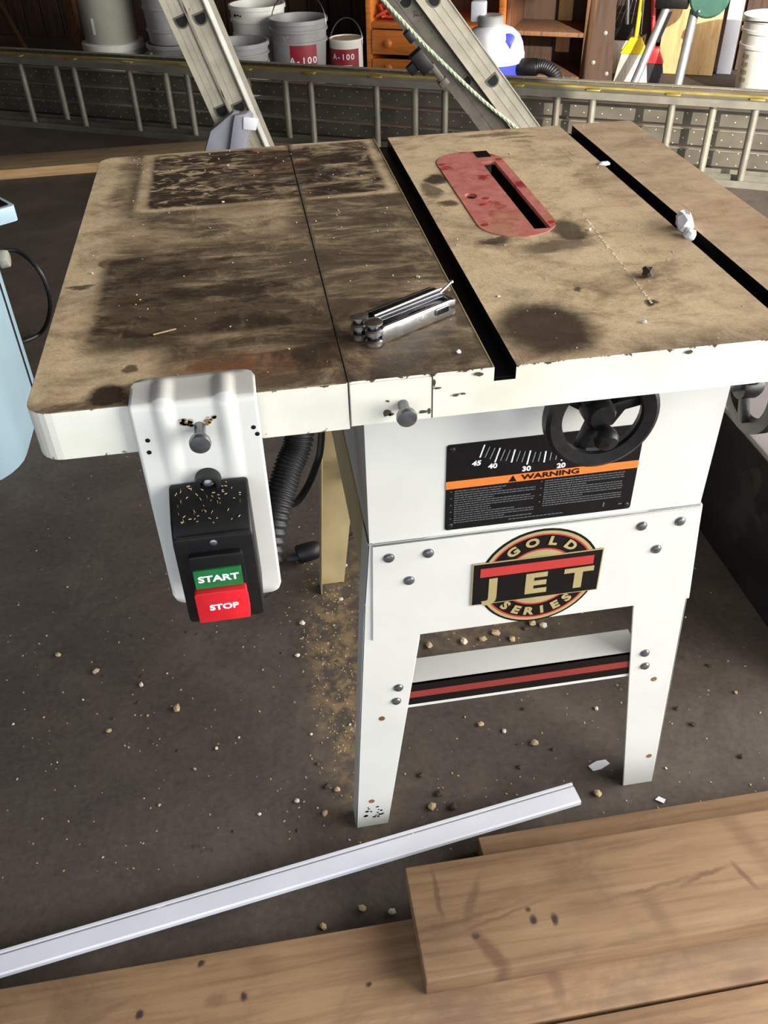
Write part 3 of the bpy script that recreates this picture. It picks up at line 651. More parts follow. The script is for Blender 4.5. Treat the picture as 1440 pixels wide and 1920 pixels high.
for (x, z) in ((-0.172, 0.773), (-0.173, 0.761), (-0.0835, 0.775), (-0.081, 0.768)):
    MB().lathe([(0.0022, 0), (0, 0.0004)], (x, -0.009, z), (0, -1, 0), 8).build('paint_chip', 'black_label_and_shade', bro)
# switch box
sx0, sx1 = -0.163, -0.0945; sb = MB(); yP = -0.009
prof = [(yP, 0.610), (yP, 0.726), (yP - 0.006, 0.727), (yP - 0.038, 0.712), (yP - 0.049, 0.700), (yP - 0.050, 0.610)]
sb.prism([(sx0, y, z) for y, z in prof], (sx1 - sx0, 0, 0))
sbo = tag(sb.build('switch_box', 'black_plastic', saw, bevel=0.004, seg=3), 'black start-stop switch box')
bo = MB(); bo.lathe([(0.0115, 0), (0.0115, 0.011), (0.009, 0.012), (0.0072, 0.012), (0.0072, 0.004), (0, 0.004)], (-0.1285, yP, 0.7275), (0, -1, 0), 24); bo.build('screw_boss', 'black_plastic', sbo)
bolt(sbo, (-0.1285, yP - 0.004, 0.7275), r=0.0052, h=0.005)
yF = yP - 0.050
MB().prism([(x, yF, z) for x, z in rounded(sx0 + 0.001, 0.6085, sx1 - 0.001, 0.706, 0.004, 4)], (0, -0.004, 0)).build('face_plate', 'black_plastic', sbo, bevel=0.001)
bolt(sbo, (-0.1285, yF - 0.004, 0.699), r=0.003, h=0.001, name='cover_screw')
MB().prism([(x, yF - 0.004, z) for x, z in rounded(-0.1515, 0.642, -0.1055, 0.690, 0.003, 3)], (0, -0.006, 0)).build('button_surround', 'black_plastic', sbo, bevel=0.001)
sbt = MB().prism([(x, yF - 0.010, z) for x, z in rounded(-0.1495, 0.655, -0.1085, 0.676, 0.0008, 2)], (0, -0.002, 0)).build('start_button', 'green_button', sbo); tag(sbt, 'green start button')
text('lettering', 'START', 0.0096, (-0.129, yF - 0.0121, 0.6655), X, Z, 'white_label', sbt, 1.25, 0.0003)
spb = MB().prism([(x, yF - 0.004, z) for x, z in rounded(-0.1515, 0.620, -0.1065, 0.6545, 0.002, 3)], (0, -0.014, 0)).build('stop_button', 'red_button', sbo, bevel=0.001); tag(spb, 'red raised stop button')
text('lettering', 'STOP', 0.0088, (-0.128, yF - 0.0182, 0.637), X, Z, 'white_label', spb, 1.2, 0.0003)
MB().lathe([(0.010, 0), (0.010, 0.006), (0.006, 0.006), (0.006, 0.002), (0, 0.002)], (-0.125, yP - 0.03, 0.610), (0, 0, -1), 18).build('bottom_lug', 'black_plastic', sbo)
for i in range(60):
    x = random.uniform(sx0 + 0.006, sx1 - 0.006); f = random.random() ** 1.4; y = yP - 0.008 - 0.034 * f; z = 0.7268 - 0.0165 * f
    s_ = random.uniform(0.0003, 0.0008)
    MB().obox((x, y, z + 0.0004), V((math.cos(i), math.sin(i) * .8, math.sin(i) * .56)).normalized(), Y_, Z, (-s_ * 2, s_ * 2), (-s_ * .6, s_ * .6), (0, 0.0006)).build('sawdust_flake', 'chip', sbo, smooth=False)
# hose and cable below the wing
def bez(p, n=24):
    p = [V(q) for q in p]; out = []
    for i in range(len(p) - 1):
        p0 = p[max(i - 1, 0)]; p1 = p[i]; p2 = p[i + 1]; p3 = p[min(i + 2, len(p) - 1)]
        for k in range(n):
            t = k / n
            out.append(0.5 * ((2 * p1) + (p2 - p0) * t + (2 * p0 - 5 * p1 + 4 * p2 - p3) * t * t + (3 * p1 - p0 - 3 * p2 + p3) * t ** 3))
    return out + [p[-1]]
hp = bez([(-0.035, 0.13, 0.758), gy(561, 815, 0.12), gy(540, 880, 0.10), gy(518, 960, 0.07), (-0.10, 0.03, 0.56), (-0.115, 0.010, 0.60)], 40)
MB().tube(hp, [0.0135 + (0.0022 if (i // 2) % 2 else 0) for i in range(len(hp))], 12).build('corrugated_hose', 'rubber', saw, angle=80)
cp = bez([(0.0, 0.25, 0.757), gy(603, 812, 0.22), gy(590, 880, 0.20), gy(562, 935, 0.16), gy(520, 970, 0.10), (-0.10, 0.03, 0.565)], 14)
MB().tube(cp, 0.0042, 8).build('power_cable', 'rubber', saw)
# power plug lying behind the rear leg
pl_ = thing('power_plug', 'black round power plug with metal prongs on floor behind the saw leg', 'plug', gz(575, 1052))
b0 = gz(575, 1052); pb = MB(); pb.lathe([(0.017, 0), (0.0195, 0.004), (0.0195, 0.035), (0.016, 0.046), (0.006, 0.054), (0, 0.054)], V((0.0, 0, 0.0195)) + V((-0.018, 0, 0)), (1, 0.18, 0.05), 18); pb.build('plug_body', 'rubber', pl_)
for dy in (-0.006, 0.006): MB().box(-0.038, dy - 0.001, 0.012, -0.016, dy + 0.001, 0.020).build('prong', 'zinc', pl_)
MB().tube(bez([(0.03, 0.008, 0.017), (0.07, 0.03, 0.008), (0.12, 0.06, 0.006), (0.25, 0.05, 0.006)], 8), 0.0042, 8).build('cord', 'rubber', pl_)

# ================================================================== multi-tool on the table
mtz = H + 0.001
ma = math.atan2(0.105 - 0.055, 0.112 - 0.028)
mto = thing('multi_tool', 'folded stainless pliers multi-tool with bit on the dusty saw top', 'multi-tool', (0.0335, 0.055, mtz), ma)
def handle(y0, y1, z0, z1, mat, nm):
    mb = MB(); prof = [(0.006, z0), (0.092, z0), (0.096, z0 + 0.003), (0.096, z1 - 0.002), (0.090, z1), (0.010, z1), (0.006, z1 - 0.002)]
    mb.prism([(x, y0, z) for x, z in prof], (0, y1 - y0, 0)); return mb.build(nm, mat, mto, bevel=0.0012)
h1 = handle(0.000, 0.0035, 0.0, 0.0165, 'chrome', 'handle_plate'); handle(0.012, 0.0155, 0.0, 0.0165, 'steel_dark', 'handle_plate')
handle(0.0155, 0.0175, 0.002, 0.018, 'steel_dark', 'handle_plate'); handle(0.029, 0.0315, 0.002, 0.019, 'black_iron', 'handle_plate')
MB().prism([(0.010, y, 0.0165) for y in ()] or [(0.008, 0.004, 0.0), (0.09, 0.004, 0.0), (0.09, 0.004, 0.0135), (0.05, 0.004, 0.0152), (0.035, 0.004, 0.0132), (0.012, 0.004, 0.0132)], (0, 0.0075, 0)).build('knife_blade', 'steel_dark', mto, bevel=0.0006)
MB().prism([(0.004, 0.0185, 0.004), (0.092, 0.0185, 0.004), (0.094, 0.0185, 0.019), (0.014, 0.0185, 0.019)], (0, 0.0095, 0)).build('folded_tools', 'black_iron', mto, bevel=0.0015)
MB().tube([(0.012, 0.0183, 0.0195), (0.093, 0.0183, 0.0205)], 0.0013, 8).build('spine', 'chrome', mto)
for cy in (0.006, 0.024):
    for k in range(4):
        MB().lathe([(0.0078 - 0.002 * (k % 2), 0), (0.0078 - 0.002 * (k % 2), 0.0034), (0.0062 - 0.001 * (k % 2), 0.0048), (0, 0.0048)], (0.001 + (0 if cy < 0.01 else -0.002), cy, 0.0002 + k * 0.0050), n=20).build('pivot_disc', 'steel_dark' if k % 2 else 'chrome', mto)
    MB().lathe([(0.0085, 0), (0.0085, 0.002), (0.006, 0.0032), (0, 0.0032)], (0.001 + (0 if cy < 0.01 else -0.002), cy, 0.0202), n=20).build('pivot_disc', 'chrome', mto)
MB().box(0.070, -0.0016, 0.0065, 0.087, 0.0005, 0.0135).build('slide_lock', 'zinc', mto, bevel=0.0012)
for i in range(7): MB().box(0.0715 + i * 0.0021, -0.0022, 0.0075, 0.0723 + i * 0.0021, -0.0014, 0.0125).build('grip_ridge', 'steel_dark', mto)
MB().lathe([(0.0027, 0), (0.0027, 0.0006), (0, 0.0009)], (0.054, 0.0, 0.0095), (0, -1, 0), 14).build('rivet', 'chrome', mto)
MB().cyl((0.091, 0.020, 0.014), (0.118, 0.030, 0.0155), 0.0016, 0.0011, 8).build('screwdriver_bit', 'chrome', mto)
MB().lathe([(0.0018, -0.001), (0.0022, 0.001), (0, 0.003)], (0.118, 0.030, 0.0155), (0.9, 0.35, 0.05), 8).build('screwdriver_tip', 'chrome', mto)
for z_ in (0.003, 0.0135): MB().cyl((0.094, 0.0005, z_), (0.094, 0.017, z_), 0.0026, None, 10).build('end_pin', 'chrome', mto)

# ================================================================== crumbs on the table
def lump(name, p, r, mat, label, cat, sq=(1, 1, 0.7), group=None, seed=0):
    rr = random.Random(seed); bm = bmesh.new(); bmesh.ops.create_icosphere(bm, subdivisions=2 if r > 0.006 else 1, radius=r)
    for v in bm.verts: v.co = V((v.co.x * sq[0], v.co.y * sq[1], v.co.z * sq[2])) * rr.uniform(0.75, 1.2)
    lo = min(v.co.z for v in bm.verts)
    for v in bm.verts: v.co.z -= lo
    me = bpy.data.meshes.new(name); bm.to_mesh(me); bm.free(); me.materials.append(M[mat])
    o = bpy.data.objects.new(name, me); COL.objects.link(o); o.location = p; return tag(o, label, cat, group)
lump('foam_scrap', (0.4135, 0.262, H - 0.0075), 0.0125, 'foam', 'larger white foam scrap wedged in the right mitre slot', 'scrap', (0.75, 1.15, 1.0), seed=2)
lump('foam_scrap', (0.4105, 0.238, H - 0.004), 0.008, 'foam', 'smaller white foam scrap at near end of the larger one', 'scrap', (0.8, 1.1, 0.9), seed=3)
lump('foam_scrap', (0.4085, 0.500, H - 0.003), 0.007, 'foam', 'white scrap at far end of the right mitre slot', 'scrap', (1.2, 0.7, 0.5), seed=4)
lump('wood_knot_scrap', (0.325, 0.147, H), 0.0062, 'chip_d', 'brown lump of wood on the right half of saw top', 'scrap', (1.0, 1.2, 0.9), seed=5)
lump('white_crumb', (0.102, 0.030, H), 0.0026, 'foam', 'white crumb on the saw top in front of the multi-tool', 'crumb', seed=6)
lump('white_crumb', (0.311, 0.280, H), 0.0026, 'foam', 'white crumb right of the red throat plate', 'crumb', seed=7)
lump('white_crumb', (0.283, 0.053, H), 0.0025, 'foam', 'white crumb near the front edge of the saw top', 'crumb', seed=8)
s_ = MB().box(-0.168, 0.1245, H, -0.146, 0.1258, H + 0.001); o = s_.build('wood_splinter', 'chip', origin=True); o.rotation_euler.z = 0.35
tag(o, 'pale straight splinter lying on the dark extension wing', 'splinter')
dz = MB(); rr = random.Random(11)
for i in range(260):
    x, y = rr.uniform(-0.25, 0.51), rr.uniform(0.01, 0.68)
    if 0.19 < x < 0.285 and 0.27 < y < 0.6 or S1 - .002 < x < S1 + SW + .002 or S2 - .003 < x < S2 + SW + .003: continue
    s_ = rr.uniform(0.0002, 0.0006) * (1 if rr.random() < .94 else 2)
    a = rr.uniform(0, 3); d = V((math.cos(a), math.sin(a), 0)); dz.obox((x, y, H + 0.0001), d, V((-d.y, d.x, 0)), Z, (-s_ * 1.5, s_ * 1.5), (-s_, s_), (0, s_))
for i in range(60):                                        # pale line of dust left by a cut
    f = i / 59; dz.box(0.32 - 0.014 * f + rr.uniform(-.002, .002), 0.33 - 0.24 * f, H + 0.0001, 0.3212 - 0.014 * f, 0.331 - 0.24 * f, H + 0.0007)
tag(dz.build('sawdust_specks', 'chip_w', smooth=False, origin=True), 'pale sawdust specks scattered over the saw top', 'sawdust', kind='stuff')

# ================================================================== lumber and moulding in front
def boardmat(name, stains, seed=0):
    n = NT(name); o = n.xyz()
    co = n.map((1.6, 24, 24), loc=(seed, seed * 2.3, 0)); w = n.noise(3.0, 6, 0.62, co, 0.5)
    col = n.ramp(w, [(0.28, srgb(116, 87, 61)), (0.5, srgb(138, 108, 78)), (0.75, srgb(154, 125, 93))])
    g = n.noise(5, 8, 0.68, n.map((1, 1.6, 1), loc=(seed * 3, 0, 0)), 0.5)
    col = n.mix(n.math('MULTIPLY', n.step(g, 0.44, 0.70), 0.6), col, srgb(92, 71, 54))
    wob = n.math('MULTIPLY', n.math('SUBTRACT', n.noise(60, 4), 0.5), 0.010); wob2 = n.math('MULTIPLY', n.math('SUBTRACT', n.noise(52, 4, co=n.map(loc=(5, 1, 0))), 0.5), 0.010)
    x = n.math('ADD', o[0], wob); y = n.math('ADD', o[1], wob2)
    for (cx, cy, rx, ry, amt, soft, ang) in stains:
        if ang:
            ca, sa = math.cos(ang), math.sin(ang)
            xx = n.math('ADD', n.math('MULTIPLY', n.math('SUBTRACT', x, cx), ca), n.math('MULTIPLY', n.math('SUBTRACT', y, cy), sa))
            yy = n.math('SUBTRACT', n.math('MULTIPLY', n.math('SUBTRACT', y, cy), ca), n.math('MULTIPLY', n.math('SUBTRACT', x, cx), sa))
            f = n.blob(xx, yy, 0, 0, rx, ry, soft)
        else: f = n.blob(x, y, cx, cy, rx, ry, soft)
        col = n.mix(n.math('MULTIPLY', f, amt), col, srgb(44, 32, 26) if amt > 0.8 else srgb(92, 62, 44))
    n.bump(w, 0.2, 0.001); M[name] = n.done(col, 0.72); return name
def board(name, x0, x1, y0, y1, z0, z1, rz, label, cat='lumber', stains=(), seed=0):
    cx, cy = (x0 + x1) / 2, (y0 + y1) / 2
    t = thing(name, label, cat, (cx, cy, z0), rz); st = []
    for (px_, py_, rx, ry, amt, soft, ang) in stains:
        p = gz(px_, py_, z1); st.append((p.x - cx, p.y - cy, rx, ry, amt, soft, ang))
    MB().box(x0 - cx, y0 - cy, 0, x1 - cx, y1 - cy, z1 - z0).build('plank', boardmat('pine_' + 'abcdef'[seed], st, seed), t, bevel=0.002, seg=2)
    return t
board('lumber_board', -1.3, 0.85, -0.236, -0.086, 0, 0.038, 0.0, 'long pine board lying at the bottom under the shorter top board', seed=0,
      stains=[(377, 1806, .004, .004, .95, .5, 0), (458, 1868, .004, .005, .95, .5, 0), (262, 1901, .0045, .006, .95, .5, 0), (690, 1846, .0035, .003, .95, .5, 0), (404, 1876, .012, .008, .45, .5, 0), (490, 1808, .022, .012, .25, .7, 0), (700, 1770, .06, .04, .3, .8, 0), (1040, 1835, .008, .03, .5, .6, 0), (1400, 1828, .02, .008, .5, .6, 0)])
board('lumber_board', -0.6, 0.9, -0.40, -0.241, 0, 0.038, 0.004, 'nearest pine board at the bottom edge of the picture', seed=1)
board('lumber_board', 0.036, 0.98, -0.185, -0.037, 0.0382, 0.0765, -0.003, 'short thick pine board on top of the lumber pile', seed=2,
      stains=[(1000, 1727, .0045, .006, .95, .5, 0), (1041, 1724, .0045, .007, .95, .5, 0), (893, 1757, .005, .004, .95, .6, 0), (990, 1708, .004, .003, .85, .6, 0), (820, 1680, .0035, .032, .6, .5, 0), (885, 1690, .006, .028, .5, .6, -0.5), (925, 1790, .009, .034, .65, .5, 0.5),
              (1240, 1660, .08, .003, .5, .7, 0.1), (1320, 1642, .03, .003, .7, .7, 0.2), (1400, 1575, .012, .05, .4, .8, 0.3), (1395, 1640, .004, .02, .7, .6, 0.4), (1050, 1640, .03, .02, .3, .9, 0), (1235, 1715, .01, .03, .35, .8, 0.3), (860, 1728, .06, .003, .5, .7, 0.1), (1130, 1585, .05, .004, .35, .8, 0.05), (1100, 1700, .03, .015, .3, .8, 0), (940, 1720, .05, .002, .5, .7, .2)])
board('lumber_board', 0.150, 1.05, -0.081, 0.013, 0, 0.0378, 0.0, 'narrow pine board at the back of the pile under the white moulding end', seed=3, stains=[(1170, 1520, .1, .01, .3, .9, 0)])
# white moulding
mz0, mz1 = 0.012, 0.0455
pA = gz(-330, 1889, 0.010); pB = gz(1082, 1488, 0.046)
def mould():
    a0 = gz(0, 1808, 0.026); a1 = gz(1080, 1488, 0.044); d = (a1 - a0).normalized(); st = a0 - d * 0.45
    L = (a1 - st).length; side = V((-d.y, d.x, 0)).normalized(); up = d.cross(side) * -1
    if up.z < 0: up = -up
    t = thing('trim_moulding', 'long white moulding strip lying across floor onto the lumber', 'moulding', (st.x, st.y, max(0, st.z)))
    o = V((0, 0, 0)); hw_ = 0.0165
    prof = [(-hw_, 0), (-hw_, 0.007), (-hw_ + 0.002, 0.009), (0.0085, 0.010), (0.0088, 0.0078), (0.0115, 0.0078), (0.012, 0.0105), (hw_ - 0.001, 0.0105), (hw_, 0.009), (hw_, 0)]
    mb = MB(); mb.prism([o + side * b + up * (c - 0.004) for b, c in prof], d * L); mb.build('strip', 'white_pvc', t)
    MB().obox(o, d, side, up, (0, L), (0.0088, 0.0116), (0.0035, 0.0043)).build('groove', 'grey_plastic', t)
mould()
# ================================================================== black crate at right, bin and cord at left
bx = thing('black_crate', 'large black crate on the floor right of the saw', 'crate', (0.95, 0.75, 0))
MB().box(-0.175, -0.55, 0, 0.25, 0.30, 0.278).build('body', 'black_box', bx, bevel=0.006)
MB().box(-0.178, -0.553, 0.278, 0.253, 0.303, 0.290).build('lid', 'box_top', bx, bevel=0.004)
bn = thing('enamel_bin', 'tall pale blue enamel bin left of the saw, cut by picture edge', 'bin', (-0.90, 1.30, 0))
pts = rounded(-0.24, -0.24, 0.24, 0.24, 0.13, 8)
MB().prism([(x, y, 0) for x, y in pts], (0, 0, 0.455)).build('body', 'blue_grey', bn, bevel=0.004)
pts = rounded(-0.247, -0.247, 0.247, 0.247, 0.135, 8)
MB().box(0.2405, 0.085, 0.0, 0.2425, 0.092, 0.45).build('seam', 'steel_dark', bn)
for q in (-70, -62): 
    t_ = math.radians(q); p = V((0.11 + 0.131 * math.cos(t_), -0.11 + 0.131 * math.sin(t_), 0)); MB().cyl(p, p + V((0, 0, 0.45)), 0.003, None, 6).build('seam', 'steel_dark', bn)
tp_ = gz(-28, 412, 0.46)
tc = thing('enamel_tray', 'pale enamel tray with black inset at the left edge above the bin', 'tray', (tp_.x, tp_.y, 0.4555), 0.6)
MB().prism([(x, y, 0) for x, y in rounded(-0.06, -0.05, 0.06, 0.05, 0.012, 5)], (0, 0, 0.035)).build('shell', 'blue_grey', tc, bevel=0.004)
MB().prism([(x, y, 0.035) for x, y in rounded(-0.05, -0.04, 0.05, 0.04, 0.008, 5)], (0, 0, 0.002)).build('inset', 'black_plastic', tc)
wp2 = gz(-10, 490, 0.47)
wl2 = thing('work_light', 'black work light with clear end cap at the left edge on the bin', 'work light', (wp2.x, wp2.y, 0.4555))
MB().cyl((-0.12, 0, 0.018), (0.012, 0, 0.018), 0.0175, None, 20).build('body', 'black_plastic', wl2)
MB().cyl((0.012, 0, 0.018), (0.030, 0, 0.018), 0.019, 0.017, 20).build('clear_cap', 'clear', wl2, bevel=0.003)
for q in (-2.2, -1.4): MB().box(-0.12, 0.018 * math.cos(q) - .001, 0.018 - 0.018 * math.sin(q) * 1 - .001, 0.011, 0.018 * math.cos(q) + .001, 0.0185 - 0.018 * math.sin(q)).build('metal_strip', 'chrome', wl2)
cd = MB().tube(bez([gz(-20, 480, .3), gz(30, 470, .3), gz(75, 510, .25), gz(94, 570, .15), gz(80, 620, .02), gz(40, 642, .006), gz(-30, 655, .006)], 12), 0.006, 8)
tag(cd.build('extension_lead', 'rubber', origin=True), 'black cord looping on the floor beside the pale blue bin', 'cord')

# ================================================================== ladder lying on its side
LP0, LP1 = V((-1.13, 4.155, 0)), V((1.89, 2.505, 0))
LD = (LP1 - LP0).normalized(); LN = V((-LD.y, LD.x, 0))           # LN points away from the camera
lad = thing('extension_ladder', 'grey aluminium extension ladder lying on its side across the floor', 'ladder', LP0, math.atan2(LD.y, LD.x))
x0, x1 = -1.4, 4.6; ZT2 = 0.312
def rail(name, y0, y1, z, up, mat):
    """channel rail: flat web plus two flanges; web outside (top or bottom)"""
    mb = MB(); t = 0.003; fh = 0.026; s = -1 if up else 1
    mb.box(x0, y0, z, x1, y1, z + s * t); mb.box(x0, y0, z + s * t, x1, y0 + t, z + s * fh); mb.box(x0, y1 - t, z + s * t, x1, y1, z + s * fh)
    return mb.build(name, mat, lad)
rail('front_rail', 0.0, 0.062, ZT2, True, 'alu_lad'); rail('front_rail', 0.0, 0.062, 0.0, False, 'alu_lad')
rail('rear_rail', 0.064, 0.125, ZT2 - 0.004, True, 'alu_gold'); rail('rear_rail', 0.064, 0.125, 0.004, False, 'alu_lad')
MB().box(x0, 0.060, ZT2 - 0.001, x1, 0.066, ZT2 + 0.007).build('rail_lip', 'alu_gold', lad)
def lad_x(x, y): return (gz(x, y, ZT2) - LP0).dot(LD)
plug_px = [(40, 103), (150, 112), (255, 120), (365, 129), (488, 137), (605, 146), (730, 154), (862, 162), (994, 171), (1130, 180), (1275, 190), (1420, 200)]
ax_ = [lad_x(*p) for p in plug_px]
sp = (ax_[-1] - ax_[0]) / 11
for i in range(-4, 16):
    xa = ax_[0] + sp * i
    if not x0 < xa < x1: continue
    MB().cyl((xa, 0.032, 0.003), (xa, 0.032, ZT2 - 0.003), 0.0145, None, 14, False).build('rung', 'alu_lad', lad)
    MB().box(xa - 0.028, 0.018, ZT2, xa + 0.024, 0.046, ZT2 + 0.005).build('rung_plug', 'alu_gold', lad, bevel=0.002)
    if i % 2 == 0:
        xb = xa + sp * 0.5; MB().cyl((xb, 0.095, 0.006), (xb, 0.095, ZT2 - 0.006), 0.0145, None, 14, False).build('rung', 'alu', lad)
# work plank on edge behind it
wpk = thing('work_plank', 'grey aluminium work plank of perforated slats on edge behind the lying ladder', 'work plank', LP0 + LN * 0.24, math.atan2(LD.y, LD.x))
def mk_slat():
    n = NT('riveted_slat'); o = n.xyz()
    gx_ = n.math('MULTIPLY', o[0], 1 / 0.075); gz_ = n.math('MULTIPLY', o[2], 1 / 0.0235)
    row = n.math('FLOOR', gz_); fx = n.math('FRACT', n.math('ADD', gx_, n.math('MULTIPLY', n.math('MODULO', row, 2.0), 0.5))); fz = n.math('FRACT', gz_)
    dx = n.math('MULTIPLY', n.math('SUBTRACT', fx, 0.5), 0.075); dz_ = n.math('MULTIPLY', n.math('SUBTRACT', fz, 0.5), 0.0235)
    d = n.math('SQRT', n.math('ADD', n.math('MULTIPLY', dx, dx), n.math('MULTIPLY', dz_, dz_)))
    dot = n.step(d, 0.0032, 0.0022)
    col = n.mix(dot, n.ramp(n.noise(8, 5), [(0.3, srgb(84, 78, 68)), (0.7, srgb(110, 104, 92))]), srgb(196, 192, 182))  # pale dots: glint on the bumps put into the colour
    n.bump(dot, 0.8, 0.003)
    return n.done(col, 0.5, 0.25)
M['slat'] = mk_slat()
for i in range(4):
    z = 0.004 + i * 0.077
    mb = MB(); mb.box(-1.4, 0.0, z, 4.4, 0.003, z + 0.062); mb.box(-1.4, 0.003, z, 4.4, 0.02, z + 0.003)
    sl = mb.build('slat', 'slat', wpk)
    MB().box(-1.4, -0.013, z + 0.062, 4.4, 0.012, z + 0.065).build('slat_lip', 'alu', sl)
for xe in (-1.38, 0.6, 2.6, 4.36): MB().box(xe, 0.021, 0.0, xe + 0.03, 0.045, 0.305).build('crosspiece', 'alu_dark', wpk)

# ================================================================== two leaning ladders
def leaning(name, label, pt, pb, Yp, rails, holes_, top_len, rung_len=0.30):
    T, B = gy(*pt, Yp), gy(*pb, Yp); a = (T - B).normalized()
    c = (CAM - B).normalized(); c = (c - a * c.dot(a)).normalized(); b = a.cross(c)
    if b.x < 0: b = -b
    # foot: the far rails touch the floor
    lowest = lambda s: min((B + a * s + b * bb - c * cc).z for bb in (0, 0.17) for cc in (-0.03, rung_len + 0.03))
    s0 = -0.01
    while lowest(s0) > 0.001 and s0 > -2: s0 -= 0.002
    fo = B + a * s0
    t = thing(name, label, 'ladder', fo)
    Lc = lambda p: p - fo
    o = Lc(B)
    for side, cc in (('near', 0.0), ('far', -rung_len)):
        for (b0, b1, c0, mat, fw) in rails:
            mb = MB(); oo = o + c * (cc + c0)
            mb.obox(oo, a, b, c, (s0, top_len), (b0, b1), (-0.0015, 0.0015))
            for (e0, e1) in ((b0, b0 + 0.004), (b1 - 0.004, b1)): mb.obox(oo, a, b, c, (s0, top_len), (e0, e1), (0.0015, fw))
            for g in (0.35, 0.65): mb.obox(oo, a, b, c, (s0, top_len), (b0 + (b1 - b0) * g - 0.0006, b0 + (b1 - b0) * g + 0.0006), (0.0015, 0.003))
            mb.build('rail', mat, t)
    for (hp_, c0, bm_, r) in holes_:
        base = on(*hp_, B + c * (c0), c); sa = (base - B).dot(a); sb_ = (base - B).dot(b)
        for k in range(-3, 9):
            s = sa + k * 0.302
            if s < s0 + 0.06 or s > top_len - 0.05: continue
            cen = o + a * s + b * sb_ + c * c0
            dsh = [(math.cos(q) * r, math.sin(q) * r * 0.9) for q in [math.pi + math.pi * i / 8 for i in range(9)]]
            dsh = [(-r, r * 0.75)] + [(x_, y_ * 1.1) for x_, y_ in dsh] + [(r, r * 0.75)]
            rim = [(x_ * 1.35, y_ * 1.35 + 0.001) for x_, y_ in dsh]
            rung = MB().prism([cen + b * x_ + a * y_ + c * 0.0016 for x_, y_ in rim], c * 0.002).build('rung', 'alu_dark', t)
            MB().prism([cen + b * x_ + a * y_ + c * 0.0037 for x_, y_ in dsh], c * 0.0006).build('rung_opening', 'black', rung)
            MB().prism([cen + b * x_ + a * y_ - c * 0.002 for x_, y_ in dsh], -c * (rung_len - 0.01)).build('rung_tube', bm_, rung)
    return t, fo, B, a, b, c, s0
lt1, fo, B, a, b, c, s0 = leaning('leaning_ladder', 'aluminium extension ladder leaning left with a grey boot at its foot', (297, 0), (395, 215), 2.75,
    [(0.0, 0.066, 0.0, 'alu', 0.012), (0.070, 0.136, 0.0, 'alu', 0.022), ], [((341, 40), 0.0, 'alu', 0.018), ((376, 34), 0.0, 'alu', 0.018)], 1.9)
MB().obox(B - fo, a, b, c, (s0, 1.9), (0.136, 0.150), (0.012, 0.022)).build('front_flange', 'alu_lit', lt1)  # flange coloured paler for the light it faces
MB().obox(B - fo, a, b, c, (s0, 1.9), (0.150, 0.168), (-0.004, 0.002)).build('front_flange', 'alu', lt1)
def boot(pts, Yp, th, nm='boot_panel', mat='tarp'):
    p = [gy(x, y, Yp) - fo for x, y in pts]; MB().prism(p, th).build(nm, mat, lt1, bevel=0.002)
boot([(380, 300), (395, 246), (438, 210), (452, 213), (440, 232), (428, 300)], 2.66, (0.0, 0.035, 0))
boot([(428, 300), (437, 232), (440, 216), (460, 214), (466, 222), (452, 300)], 2.64, (0.02, 0.05, 0))
boot([(456, 219), (485, 222), (480, 245), (456, 243)], 2.635, (0.0, 0.004, 0), 'boot_flap', 'vac_white')
lt2, fo, B, a, b, c, s0 = leaning('leaning_ladder', 'aluminium extension ladder leaning left with a green and white rope', (712, 0), (896, 240), 2.3,
    [(0.0, 0.098, -0.02, 'alu_dark', 0.014), (0.080, 0.158, 0.0, 'alu', 0.006)], [((761, 3), -0.02, 'alu_dark', 0.016), ((924, 151), 0.0, 'alu', 0.0155)], 1.7)  # first rail's shade put into its colour: same aluminium, darker
rp = [on(x, y, B + c * 0.006, c) - fo for x, y in ((700, -22), (722, 4), (760, 45), (800, 88), (845, 132), (885, 170), (925, 205), (968, 240), (1010, 280))]
rp = bez(rp, 10)
for k in range(3):                                            # three-strand rope
    st = []
    for i, p in enumerate(rp):
        t_ = i * 1.1 + k * 2.094; st.append(p + (b * math.cos(t_) + c * math.sin(t_)) * 0.0028)
    MB().tube(st, 0.0036, 6).build('rope_strand', 'rope', lt2)
def hard(x, y, da, db, dc, mat, nm):
    p = on(x, y, B + c * 0.0, c) - fo; MB().obox(p, a, b, c, (-da, da), (-db, db), (-dc, dc)).build(nm, mat, lt2, bevel=0.004)
hard(790, 115, 0.035, 0.022, 0.02, 'black_iron', 'rung_lock'); hard(780, 122, 0.016, 0.03, 0.012, 'black_plastic', 'rung_lock'); hard(768, 68, 0.018, 0.012, 0.012, 'black_plastic', 'rung_lock')
hard(818, 135, 0.03, 0.01, 0.01, 'alu_dark', 'lock_spring'); hard(832, 155, 0.012, 0.016, 0.01, 'alu_dark', 'lock_spring')

# ================================================================== board on the floor at far left
fb = thing('floor_board', 'long greyed board lying on the floor behind the saw at left', 'board', (-0.7, 3.44, 0), 0.02)
MB().box(-1.2, -0.105, 0, 0.75, 0.105, 0.04).build('plank', ['pine_far', 'pine'], fb, bevel=0.002, topmat=1)

